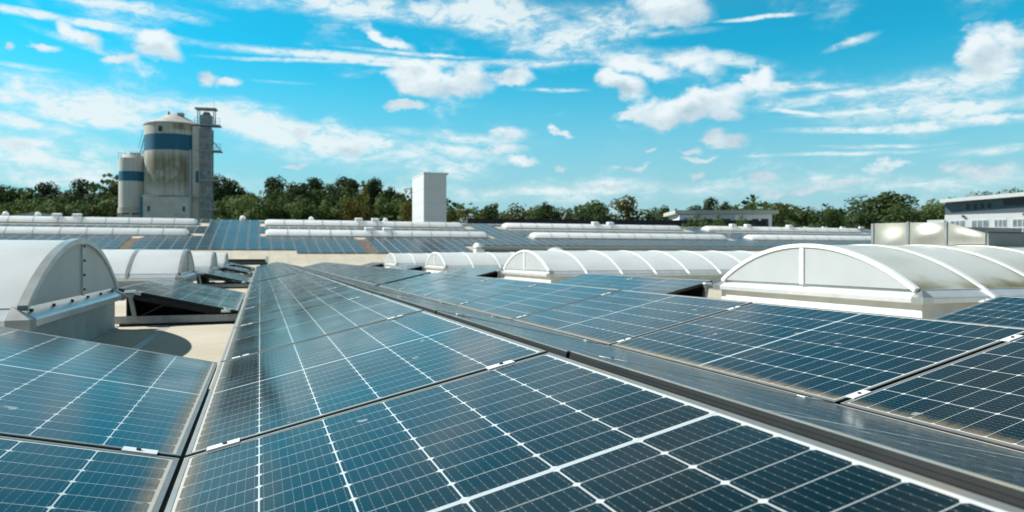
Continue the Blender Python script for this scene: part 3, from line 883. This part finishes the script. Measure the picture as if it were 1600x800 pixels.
M['blue_paint'] = mat('blue_paint', BLUE, .5)
M['window_dark'] = mat('dark_window', (.012, .016, .02), .12)
# large silo; z measured from the ground at -9
si = empty('large_silo', (-14.15, 140.5, -9))
k = MB(); k.cyl(0, 0, 20.0, 32.7, 5.0, n=48); k.build('drum', M['silo'], si, smooth=True)
k = MB(); k.cyl(0, 0, 32.72, 35.0, 5.1, .35, n=48); k.cyl(0, 0, 32.55, 32.75, 5.12, n=48); k.build('roof', M['silo_roof'], si)
k = MB(); k.box(.6, 1.6, -1.2, -.2, 33.6, 35.0); k.build('roof_hatch', M['silo_roof'], si)
k = MB(); k.box(-1.1, -.8, -.5, -.2, 34.3, 35.3); k.build('vent_pipe', M['silo_roof'], si)
k = MB(); k.box(-4.0, 3.6, -5.2, 4.6, 0, 19.7); k.build('base_house', M['silo_wall'], si)
k = MB(); k.box(-4.3, 4.9, -4.6, 4.3, 19.7, 20.05); k.build('ledge', M['silo_roof'], si)
k = MB(); k.box(3.62, 5.0, -3.9, 4.0, 0, 32.3); k.build('stair_shaft', M['silo_wall'], si)
k = MB(); k.bar((3.55, -5.25, 2), (3.55, -5.0, 28), .28); k.build('downpipe', M['steel'], si)
k = MB(); k.bar((-4.25, -4.6, 2), (-4.25, -4.6, 19.6), .5); k.build('side_pipe', M['blue_paint'], si)
k = MB(); k.box(-1.6, -1.05, -5.0, -4.6, 31.0, 31.9); k.build('hatch', M['window_dark'], si)
for wx in (-3.1, 2.5):
    k = MB(); k.box(wx - .2, wx + .2, -5.26, -5.205, 17.2, 18.1); k.build('sign_plate', M['blue_paint'], si)
k = MB(); k.box(4.2, 5.05, -4.05, -3.905, 22.4, 24.4); k.build('door', M['blue_paint'], si)
si.rotation_euler = (0, 0, -.11 + .0)
tag(si, 'tall weathered cream silo with a wide blue band and green moss stains', 'silo')
# small silo
ss = empty('small_silo', (-21.0, 141.0, -9))
k = MB(); k.cyl(0, 0, 18.0, 26.6, 2.25, n=36); k.build('drum', M['silo_small'], ss, smooth=True)
k = MB(); k.cyl(0, 0, 17.0, 17.98, 2.4, n=36); k.build('skirt', M['silo_roof'], ss, smooth=True)
k = MB()
for a in range(8): k.bar((2.3 * math.cos(a * .785), 2.3 * math.sin(a * .785), 0), (2.3 * math.cos(a * .785), 2.3 * math.sin(a * .785), 17), .35)
k.build('legs', M['silo_wall'], ss)
k = MB(); k.cyl(0, 0, 2, 16.8, 2.0, n=24); k.build('inner_shell', M['silo_wall'], ss)
k = MB(); k.cyl(.1, 0, 26.62, 27.3, 2.15, 1.5, n=36); k.box(-.4, 1.2, -.6, .5, 27.0, 27.7); k.build('roof', M['silo_roof'], ss)
k = MB()
for a in range(16): k.bar((2.24 * math.cos(a * .3927), 2.24 * math.sin(a * .3927), 26.55), (2.24 * math.cos(a * .3927), 2.24 * math.sin(a * .3927), 27.7), .06)
for hz in (27.1, 27.7): k.tube([(2.24 * math.cos(a * .2618), 2.24 * math.sin(a * .2618), hz) for a in range(25)], .035, 4)
k.build('railing', M['alu_white'], ss)
tag(ss, 'slim cream silo with a blue band and roof railing, left of the tall one', 'silo')
# stair link between the silos
lk = empty('access_stair', (-20.0, 139.9, 18))
k = MB()
for dx_ in (0, .5):
    k.bar((.2 + dx_, 0, .3), (1.0 + dx_, 0, 3.6), .12); k.bar((.0 + dx_, 0, 1.4), (.75 + dx_, 0, 4.5), .06)
for q_ in range(9): k.bar((.24 + q_ * .09, 0, .5 + q_ * .36), (.74 + q_ * .09, 0, .5 + q_ * .36), .06)
k.bar((.75, 0, 4.5), (2.1, 0, 4.4), .07); k.bar((1.0, 0, 3.6), (2.1, 0, 3.6), .1)
k.build('stair_flight', M['steel'], lk)
k = MB(); k.bar((1.5, 0, -.5), (1.5, 0, 3.7), .1); k.bar((1.2, .3, -2), (1.2, .3, 3.5), .08); k.build('support', M['steel'], lk)
tag(lk, 'thin steel stair linking the slim silo roof to the tall silo', 'stair')
# elevator tower
M['lattice'] = mat('tower_cladding', (.27, .29, .295), .55, .4, .25, 1.2, (.13, .12, .1), .4, 2)
ev = empty('elevator_tower', (-8.75, 136.7, -9)); ev.rotation_euler = (0, 0, -.11)
k = MB()
for sx in (-.95, .95):
    for sy in (-.8, .8): k.bar((sx, sy, 0), (sx, sy, 31.9), .22)
for q_ in range(27):
    z_ = 1 + q_ * 1.18
    for sy in (-.8, .8): k.bar((-.95, sy, z_), (.95, sy, z_), .12)
    for sx in (-.95, .95): k.bar((sx, -.8, z_), (sx, .8, z_ + 1.18), .08)
    k.bar((-.95 if q_ % 2 else .95, -.8, z_), (.95 if q_ % 2 else -.95, -.8, z_ + 1.18), .08)
k.build('lattice_frame', M['lattice'], ev)
k = MB(); k.box(-.78, .78, -.6, .7, 0, 32.2); k.build('casing', M['lattice'], ev)
for (z_, x0, x1) in ((32.4, -1.7, 2.4), (27.9, -1.3, 2.6), (22.7, -1.0, 2.4), (17.6, -1.0, 1.8), (13.0, -.9, 2.6)):
    k = MB(); k.box(x0, x1, -1.1, 1.0, z_, z_ + .22); k.build('platform', M['steel'], ev)
for (z_, x0, x1) in ((32.6, -1.7, 2.4), (28.1, 1.0, 2.6), (22.9, 1.0, 2.4), (13.2, 1.0, 2.6)):
    k = MB()
    for hh in (.55, 1.1): k.bar((x0, -1.1, z_ + hh), (x1, -1.1, z_ + hh), .05)
    for i in range(6): k.bar((x0 + (x1 - x0) * i / 5, -1.1, z_), (x0 + (x1 - x0) * i / 5, -1.1, z_ + 1.1), .05)
    k.build('railing', M['steel'], ev)
k = MB(); k.bar((1.0, -.9, 30), (2.5, -.9, 28.1), .14); k.build('brace', M['steel'], ev)
k = MB(); k.bar((1.0, -.9, 18.8), (1.9, -.9, 17.7), .12); k.build('brace', M['steel'], ev)
k = MB(); k.box(-.85, .95, -.75, .75, 32.65, 34.3); k.cyl(.05, 0, 34.3, 34.9, .75, .5, n=14); k.build('head_box', M['lattice'], ev)
k = MB()
for sx in (-1.25, 1.35): 
    for sy in (-.9, .9): k.bar((sx, sy, 32.6), (sx, sy, 35.4), .14)
k.box(-1.75, 1.75, -1.0, 1.0, 35.3, 35.55); k.bar((1.3, 0, 35.5), (1.3, 0, 37.0), .04)
k.build('top_frame', M['steel'], ev)
for z_ in (29.6, 25.3, 20.1, 15.6):
    k = MB(); k.box(-2.3, -.97, -.6, .5, z_, z_ + .18); k.bar((-2.1, -.3, z_ - .9), (-.95, -.3, z_), .12); k.build('link_bracket', M['steel'], ev)
k = MB(); k.bar((-2.2, -.4, 10), (-1.2, -.4, 16.5), .45); k.bar((-2.4, -.2, 16), (-1.5, -.4, 13), .3); k.build('chute', M['dark'], ev)
tag(ev, 'grey steel elevator tower with platforms, right beside the tall silo', 'tower')

# white chimney block
M['white_clad'] = mat('white_cladding', (.56, .57, .575), .55, 0, .03, 1.2)
tw = empty('white_tower', (22.15, 99.3, -9))
k = MB(); k.box(.0, 3.3, .0, 8.2, 0, 21.2); k.build('shaft', M['white_clad'], tw)
k = MB(); k.box(-.04, 3.6, -.08, 8.3, 21.21, 21.42); k.build('cap', mat('cap_sheet', (.55, .56, .55), .5), tw)
k = MB(); k.box(-.03, 3.33, -.03, 8.23, 13.2, 13.9); k.build('flashing', mat('flashing_sheet', (.6, .6, .58), .5), tw)
for zj in (15.1, 17.1, 19.1):
    k = MB(); k.box(-.008, 3.308, -.008, 8.208, zj, zj + .02); k.build('panel_joint', M['steel'], tw)
k = MB(); k.box(3.31, 3.45, .9, 1.3, 13.9, 21.0); k.build('cable_duct', M['steel'], tw)
tag(tw, 'plain white square tower rising behind the far roof in the centre', 'tower')

# long dark-edged building behind the right roof, and its pale extension
M['brown'] = mat('brown_wall', (.16, .13, .11), .8, 0, .15, .3)
M['bitumen'] = mat('dark_roof_edge', (.028, .028, .032), .8, 0, .3, .4)
lb = empty('dark_roofed_building', (29.5, 115.5, -9)); ang_ = -.19
lb.rotation_euler = (0, 0, ang_)
k = MB(); k.box(0, 56, 0, 8, 0, 14.9); k.build('wall', M['brown'], lb)
k = MB(); k.box(3.5, 56.3, -.3, 8.3, 14.91, 15.75); k.build('roof', M['bitumen'], lb)
k = MB()
for q_ in range(52): k.box(4 + q_ * 1.0, 4.6 + q_ * 1.0, 1.2, 2.2, 15.76, 15.84 + .05 * ((q_ * 7) % 3))
k.build('roof_gravel_guard', M['bitumen'], lb)
k = MB(); k.prism([(20.2, 15.76), (21.6, 15.76), (20.9, 17.1)], 'y', 2, 3); k.build('roof_cowl', M['brown'], lb)
tag(lb, 'long low brown building with a black flat roof edge behind the far panels', 'building')
pb = empty('pale_roofed_building', (85.6, 104.2, -9)); pb.rotation_euler = (0, 0, ang_ - .2)
k = MB(); k.box(0, 30, 0, 10, 0, 13.6); k.build('wall', M['brown'], pb)
k = MB(); k.box(-.3, 30.3, -.3, 10.3, 13.61, 14.35); k.build('roof', mat('pale_gravel_roof', (.33, .31, .28), .85, 0, .15, .6), pb)
k = MB()
for q_ in range(8): k.box(3 + q_ * 3.2, 3.7 + q_ * 3.2, 1, 1.7, 14.36, 14.75)
k.build('roof_domes', M['alu_white'], pb)
tag(pb, 'low pale-roofed building left of the metal hood, shrubs before it', 'building')

# white flat-roofed house between trees
wh = empty('white_house', (76.6, 119.8, -9)); wh.rotation_euler = (0, 0, -.34)
k = MB(); k.box(0, 18, 0, 9, -2.4, 17.6); k.build('wall', mat('white_render', (.84, .85, .85), .7, 0, .05, .5), wh)
k = MB(); k.box(-.9, 18.9, -1.1, 10, 17.62, 18.3); k.build('roof', mat('roof_fascia', (.46, .45, .41), .6), wh)
k = MB(); k.box(-.2, 2.9, -1.6, -.02, 14.2, 17.3); k.build('bay', M['alu_white'], wh)
k = MB(); k.box(.55, 2.3, -1.66, -1.605, 15.1, 16.8); k.build('window', mat('pale_window', (.30, .33, .35), .2), wh)
for (xa, xb) in ((14.2, 15.4), (15.9, 17.3), (5.0, 6.6), (8.2, 10.0)):
    k = MB(); k.box(xa, xb, -.06, -.005, 15.2, 16.7); k.build('window', M['window_dark'], wh)
k = MB(); k.box(10.4, 11.3, -1.3, -.02, 13.5, 17.2); k.build('porch_column', M['alu_white'], wh)
tag(wh, 'white flat-roofed house with an overhanging roof among trees, right of centre', 'building')

# office block at the right edge
of = empty('office_building', (111.7, 91.6, -9)); of.rotation_euler = (0, 0, -1.0)
M['grey_clad'] = mat('blue_grey_cladding', (.11, .145, .17), .55, 0, .06, 1)
M['glass'] = mat('window_glass', (.25, .30, .32), .12, 0, .3, 1.5)
W_ = mat('office_render', (.74, .75, .75), .7, 0, .03, .5)
k = MB(); k.prism([(0, 0), (12.9, 0), (13.4, 10), (.5, 10)], 'z', 0, 16.58); k.build('lower_wall', W_, of)
def shear(prof, y0_, y1_):
    mb = MB(); n_ = len(prof)
    vs = [(q_[0] + .05 * (y0_ if y0_ > 0 else 0), y0_, q_[1]) for q_ in prof] + [(q_[0] + .05 * y1_, y1_, q_[1]) for q_ in prof]
    mb.add(vs, [(i, (i + 1) % n_, n_ + (i + 1) % n_, n_ + i) for i in range(n_)] + [tuple(range(n_ - 1, -1, -1)), tuple(range(n_, 2 * n_))])
    return mb
shear([(.03, 16.59), (12.87, 16.59), (12.87, 19.3), (.03, 18.67)], .04, 10).build('upper_wall', M['grey_clad'], of)
shear([(-.7, 18.68), (13.4, 19.34), (13.4, 20.0), (-.7, 19.25)], -.8, 10.5).build('roof', M['alu_white'], of)
k = MB(); k.box(12.91, 17, 1.2, 10, 0, 16.5); k.build('side_wall', M['curb'], of)
k = MB(); k.box(12.91, 17, 1.0, 10, 16.51, 19.3); k.build('side_upper_wall', M['window_dark'], of)
for i in range(4):
    xx = 3.2 + i * 1.0
    k = MB(); k.box(xx - .12, xx + .62, -.02, .035, 17.25, 18.45); fr = k.build('window', M['grey_clad'], of)
    k = MB(); k.box(xx, xx + .5, -.05, -.022, 17.38, 18.32); k.build('pane', M['window_dark'], fr)
k = MB(); k.box(8.2, 12.5, -.03, .035, 17.7, 19.15); fr = k.build('loggia', M['grey_clad'], of)
k = MB(); k.box(8.4, 12.3, -.06, -.032, 17.85, 19.0); k.build('opening', M['window_dark'], fr)
for (xa, xb) in ((.8, 2.9), (3.9, 6.3), (7.1, 8.8), (9.6, 11.6)):
    k = MB(); k.box(xa, xb, -.04, -.002, 13.2, 15.6); fr = k.build('window', M['alu_white'], of)
    nn = 3; wd = (xb - xa) / nn
    k = MB()
    for i in range(nn): k.box(xa + i * wd + .07, xa + (i + 1) * wd - .07, -.06, -.042, 14.35, 15.5); k.box(xa + i * wd + .07, xa + (i + 1) * wd - .07, -.06, -.042, 13.3, 14.1)
    k.build('pane', M['glass'], fr)
k = MB(); k.box(-2.6, -.02, -.5, 5, 15.0, 15.75); k.build('canopy', M['alu_white'], of)
k = MB(); k.box(-.9, -.5, .2, .6, 0, 14.98); k.build('canopy_post', M['alu_white'], of)
k = MB(); k.box(3, 4.2, 2, 3, 19.2, 20.2); k.build('roof_vent', M['alu'], of)
k = MB(); k.box(7.8, 9, 2, 3, 19.4, 20.4); k.build('roof_vent', M['alu'], of)
for lx in (2.5, 11):
    k = MB(); k.box(lx, lx + .35, -.25, -.01, 16.2, 16.45); k.build('wall_lamp', M['dark'], of)
tag(of, 'white and blue-grey office block with a slanted white roof at the right edge', 'building')

# ================================================================== trees
def leaf_mat(name, a, b_, c_):
    m = bpy.data.materials.new(name); m.use_nodes = True
    n = NT(m.node_tree); b = m.node_tree.nodes['Principled BSDF']
    out = [o for o in m.node_tree.nodes if o.type == 'OUTPUT_MATERIAL'][0]
    t = n.n('ShaderNodeTexCoord').outputs['Object']
    info = n.n('ShaderNodeObjectInfo').outputs['Random']
    p = n.v('ADD', t, n.comb(n.m('MULTIPLY', info, 31.0), 0.0, n.m('MULTIPLY', info, 17.0)))
    cl = n.noise(p, 5.5, 3, .6).outputs['Fac']
    c = n.mix(n.ramp(cl, .36, .64), a + (1,), b_ + (1,))
    c = n.mix(n.m('MULTIPLY', n.ramp(n.noise(p, 2.2, 2).outputs['Fac'], .55, .7), n.ramp(info, .1, .9)), c, c_ + (1,))
    n.put(b.inputs['Base Color'], c); b.inputs['Roughness'].default_value = .6; b.inputs['Specular IOR Level'].default_value = .08
    tr = n.n('ShaderNodeBsdfTranslucent'); n.put(tr.inputs['Color'], c)
    mx = n.n('ShaderNodeMixShader'); mx.inputs[0].default_value = .38
    m.node_tree.links.new(b.outputs[0], mx.inputs[1]); m.node_tree.links.new(tr.outputs[0], mx.inputs[2]); m.node_tree.links.new(mx.outputs[0], out.inputs[0])
    return m
LM = [leaf_mat('dark_leaves', (.042, .07, .026), (.09, .13, .045), (.105, .125, .04)),
      leaf_mat('green_leaves', (.065, .105, .034), (.125, .175, .06), (.14, .155, .048)),
      leaf_mat('olive_leaves', (.075, .075, .018), (.15, .135, .03), (.20, .14, .03)),
      leaf_mat('pine_needles', (.036, .058, .028), (.07, .10, .044), (.09, .105, .042))]
M['bark'] = mat('bark', (.075, .06, .045), .9, 0, .3, 6)
def crown(kind, seed):
    """unit tree: height 1, crown about 1 wide; leaf clumps through the volume of many lobes"""
    rg_ = random.Random(seed)
    mb = MB(); lobes = []
    if kind == 3:
        for i in range(54):
            h = rg_.uniform(.30, .97); rad = (1.02 - h) * .50 + .08
            a = rg_.uniform(0, 6.283); rr = rad * rg_.uniform(.25, .95)
            lobes.append((rr * math.cos(a), rr * math.sin(a), h, rg_.uniform(.13, .21), rg_.uniform(.05, .085)))
        lobes.append((0, 0, .95, .06, .05))
    else:
        for i in range(30):
            a = rg_.uniform(0, 6.283); h = rg_.uniform(.20, .92)
            prof_ = math.sqrt(max(0.02, 1 - ((h - .52) / .47) ** 2)) * .40
            rr = prof_ * math.sqrt(rg_.uniform(.05, 1))
            lobes.append((rr * math.cos(a), rr * math.sin(a), h, rg_.uniform(.12, .19), rg_.uniform(.06, .095)))
    for (lx, ly, lz, r1, r2) in lobes:
        for i in range(150 if kind != 3 else 120):
            u = Vector((rg_.gauss(0, 1), rg_.gauss(0, 1), rg_.gauss(0, 1))).normalized() * (rg_.uniform(.72, 1.06))
            p = Vector((lx + u.x * r1, ly + u.y * r1, lz + u.z * r2))
            s_ = rg_.uniform(.016, .030)
            nrm = (u + Vector((rg_.gauss(0, .35), rg_.gauss(0, .35), rg_.gauss(0, .35) + .15))).normalized()
            qm = nrm.to_track_quat('Z', 'Y').to_matrix()
            an = rg_.uniform(0, 6.28)
            vs = []
            for kx in range(4):
                aa = an + kx * 1.5708
                v_ = qm @ Vector((math.cos(aa) * s_, math.sin(aa) * s_ * .7, 0))
                vs.append((p.x + v_.x, p.y + v_.y, p.z + v_.z * .6))
            mb.add(vs, [(0, 1, 2, 3)])
    return mb.mesh('crown', [LM[kind]], fix=False), lobes
def trunk(lobes, seed):
    mb = MB(); rg_ = random.Random(seed)
    pts = [(0, 0, -.02), (.008, .0, .2), (-.006, .008, .45), (.0, .0, .8)]
    vs = []
    for (p, r) in zip(pts, (.030, .023, .016, .006)): vs += [(p[0] + r * math.cos(a * 1.0472), p[1] + r * math.sin(a * 1.0472), p[2]) for a in range(6)]
    mb.add(vs, [(i * 6 + j, i * 6 + (j + 1) % 6, i * 6 + 6 + (j + 1) % 6, i * 6 + 6 + j) for i in range(3) for j in range(6)] + [(18, 19, 20, 21, 22, 23)])
    for (lx, ly, lz, r1, r2) in lobes[:12]:
        zb = max(.12, lz - .22)
        mb.tube([(0, 0, zb), (lx * .5, ly * .5, (zb + lz) / 2), (lx, ly, lz)], .006, 4)
    return mb.mesh('trunk', [M['bark']])
VAR = {}
for kd in range(4):
    VAR[kd] = []
    for s_ in range(3):
        cm, lb_ = crown(kd, 100 * kd + s_)
        VAR[kd].append((cm, trunk(lb_, s_)))
TREES = [
    (-60.0, 207.4, 26.3, 5.7, 3, 0),
    (-49.5, 174.6, 20.9, 6.3, 1, 0),
    (-57.1, 207.4, 26.9, 6.0, 0, 0),
    (-49.0, 183.1, 22.7, 5.1, 1, 0),
    (-55.0, 211.9, 26.4, 5.6, 3, 0),
    (-44.9, 180.3, 23.0, 5.5, 1, 0),
    (-52.9, 219.7, 28.5, 7.3, 3, 0),
    (-40.8, 176.1, 21.5, 5.8, 1, 0),
    (-45.8, 204.9, 26.7, 6.6, 0, 0),
    (-37.2, 172.6, 21.9, 6.7, 1, 0),
    (-42.2, 204.8, 28.3, 6.3, 3, 0),
    (-33.7, 171.5, 21.4, 5.6, 0, 0),
    (-37.8, 199.7, 26.0, 5.6, 0, 0),
    (-30.7, 171.6, 22.4, 6.1, 1, 0),
    (-38.4, 217.3, 28.6, 6.2, 0, 0),
    (-35.0, 213.6, 29.0, 7.2, 3, 0),
    (-10.0, 191.9, 29.0, 6.7, 3, 1),
    (-7.3, 170.4, 23.7, 5.8, 1, 1),
    (-7.0, 200.0, 28.8, 6.2, 3, 1),
    (-4.0, 166.5, 23.0, 5.6, 1, 1),
    (-3.8, 203.7, 28.4, 7.0, 0, 1),
    (-1.1, 158.7, 23.1, 6.5, 1, 1),
    (-0.1, 186.2, 27.2, 6.7, 0, 1),
    (2.0, 159.5, 22.2, 5.0, 1, 1),
    (4.0, 197.2, 29.7, 6.7, 3, 1),
    (4.9, 164.2, 23.5, 6.5, 0, 1),
    (6.8, 185.7, 28.5, 6.2, 0, 1),
    (7.5, 159.1, 22.2, 5.4, 1, 1),
    (10.3, 182.6, 26.9, 6.1, 3, 1),
    (10.6, 159.9, 22.9, 5.3, 1, 1),
    (14.0, 197.8, 29.8, 7.4, 3, 1),
    (15.5, 185.3, 27.7, 6.3, 0, 1),
    (14.3, 162.2, 22.5, 5.2, 1, 1),
    (19.1, 189.8, 29.7, 7.1, 0, 1),
    (17.6, 164.8, 21.3, 7.0, 1, 1),
    (22.2, 194.6, 29.9, 7.3, 3, 1),
    (20.1, 164.0, 23.9, 6.7, 1, 1),
    (20.3, 154.0, 25.1, 4.9, 2, 1),
    (23.5, 160.1, 21.2, 7.0, 1, 1),
    (27.5, 183.5, 28.7, 6.4, 3, 1),
    (27.1, 161.4, 23.6, 6.0, 1, 1),
    (31.9, 182.4, 27.6, 6.5, 0, 1),
    (30.0, 158.5, 22.9, 6.4, 1, 1),
    (34.8, 178.7, 28.1, 5.7, 0, 1),
    (30.5, 149.0, 21.4, 5.4, 2, 1),
    (45.0, 173.5, 22.6, 4.8, 0, 2),
    (45.7, 161.8, 21.9, 6.0, 2, 2),
    (52.5, 168.6, 22.6, 6.0, 0, 2),
    (62.4, 186.6, 22.7, 6.0, 1, 2),
    (59.6, 164.2, 23.4, 6.9, 2, 2),
    (61.1, 151.8, 22.4, 5.8, 0, 2),
    (64.8, 151.8, 21.4, 5.3, 1, 2),
    (70.5, 154.5, 21.9, 5.4, 0, 2),
    (84.8, 172.2, 25.0, 7.5, 0, 2),
    (85.7, 156.3, 24.3, 8.1, 2, 2),
    (89.5, 152.3, 22.2, 6.2, 0, 2),
    (89.7, 145.1, 21.8, 5.0, 0, 2),
    (112.8, 169.9, 24.6, 7.0, 0, 2),
    (105.6, 151.7, 23.6, 5.4, 3, 2),
    (105.2, 143.8, 22.9, 5.8, 0, 2),
    (106.0, 138.1, 21.7, 5.0, 0, 3),
    (111.0, 136.2, 22.9, 5.9, 0, 3),
    (116.4, 138.5, 22.6, 5.1, 2, 3),
    (132.2, 151.8, 23.0, 6.0, 1, 3),
    (122.1, 135.8, 22.3, 6.0, 0, 3),
    (122.9, 131.5, 21.4, 5.3, 0, 3),
    (137.5, 143.1, 21.4, 4.2, 0, 3),
    (136.1, 134.6, 22.7, 5.2, 0, 3),
    (161.7, 153.4, 28.0, 14.8, 0, 3),
    (142.0, 127.9, 22.8, 6.6, 0, 3),
    (157.3, 137.6, 23.1, 6.5, 0, 3),
    (169.1, 142.6, 25.3, 8.5, 1, 3),
    (161.5, 131.7, 24.9, 6.3, 1, 3),
    (185.4, 144.9, 28.4, 7.7, 2, 3),
    (173.4, 130.1, 26.3, 6.4, 0, 3),
    (170.1, 122.5, 25.7, 6.7, 2, 3),
]
SHRUBS = [
    (65.2, 95.0, 7.5, 4.4, 'green hedge shrub right of the white bay of the white house'),
    (68.0, 94.0, 7.5, 2.4, 'small bright green shrub in the middle before the white house'),
    (71.4, 92.8, 7.4, 2.4, 'green shrub right of the porch column of the white house'),
    (83.8, 94.8, 6.6, 3.6, 'olive shrub on the left before the pale-roofed building'),
    (86.4, 93.9, 6.4, 2.9, 'olive shrub on the right before the pale-roofed building'),
]

KN = ['broadleaf_tree', 'broadleaf_tree', 'broadleaf_tree', 'pine_tree']
KL = ['dark broadleaf tree', 'light green tree', 'olive yellow tree', 'ragged dark pine']
cnt = {}
WH = {0: 'left of the silos', 1: 'between silos and white tower', 2: 'between white tower and white house', 3: 'between white house and office block'}
ORDT = ORD
for i, (tx, ty, th, tw_, kd, zone) in enumerate(TREES):
    cm, tm = VAR[kd][i % 3]
    root = empty(KN[kd], (tx, ty, -9), (i * 2.399) % 6.283)
    root.scale = (tw_ * 1.75, tw_ * 1.75, th)
    for nm, me in (('crown', cm), ('trunk', tm)):
        o = bpy.data.objects.new(nm, me); COL.objects.link(o); o.parent = root
    c_n = cnt.get((zone, kd), 0); cnt[(zone, kd)] = c_n + 1
    tag(root, '%s %s from the left, standing %s' % ('first' if c_n == 0 else ORD[c_n], KL[kd], WH[zone]), 'tree', 'trees beyond the hall')
# shrubs in front of the white house and the pale roof
for (sx, sy, sz, sw, lab) in SHRUBS:
    root = empty('shrub', (sx, sy, -9)); h_ = sz + 9
    root.scale = (sw * 2.1, sw * 2.1, h_)
    cm, tm = VAR[1][int(sx) % 3]
    for nm, me in (('crown', cm), ('trunk', tm)):
        o = bpy.data.objects.new(nm, me); COL.objects.link(o); o.parent = root
    tag(root, lab, 'shrub')
# woods further off, one mass of crowns behind the single trees
fw = MB(); rg_ = random.Random(5)
for i in range(16000):
    a = rg_.uniform(-.8, .75); D_ = rg_.uniform(215, 245)
    wave = 27.5 + 2.6 * math.sin(a * 23) + 1.6 * math.sin(a * 61 + 1)
    if a > -.02: wave -= 5.5
    h_ = rg_.uniform(12, wave + rg_.gauss(0, .6))
    x_ = .18 + D_ * math.sin(a + YAW); y_ = -2 + D_ * math.cos(a + YAW)
    s_ = rg_.uniform(.5, 1.1)
    nrm = Vector((rg_.gauss(0, 1), rg_.gauss(-.4, 1), rg_.gauss(.5, .8))).normalized(); qm = nrm.to_track_quat('Z', 'Y').to_matrix()
    fw.add([Vector((x_, y_, -9 + h_)) + qm @ Vector(v_) * s_ for v_ in ((1, 0, 0), (0, .8, 0), (-1, 0, 0), (0, -.8, 0))], [(0, 1, 2, 3)])
o = fw.build('far_woods', LM[0], fix=False)
tag(o, 'far dark woods closing the gaps behind the tree line', 'woods', kind='stuff')
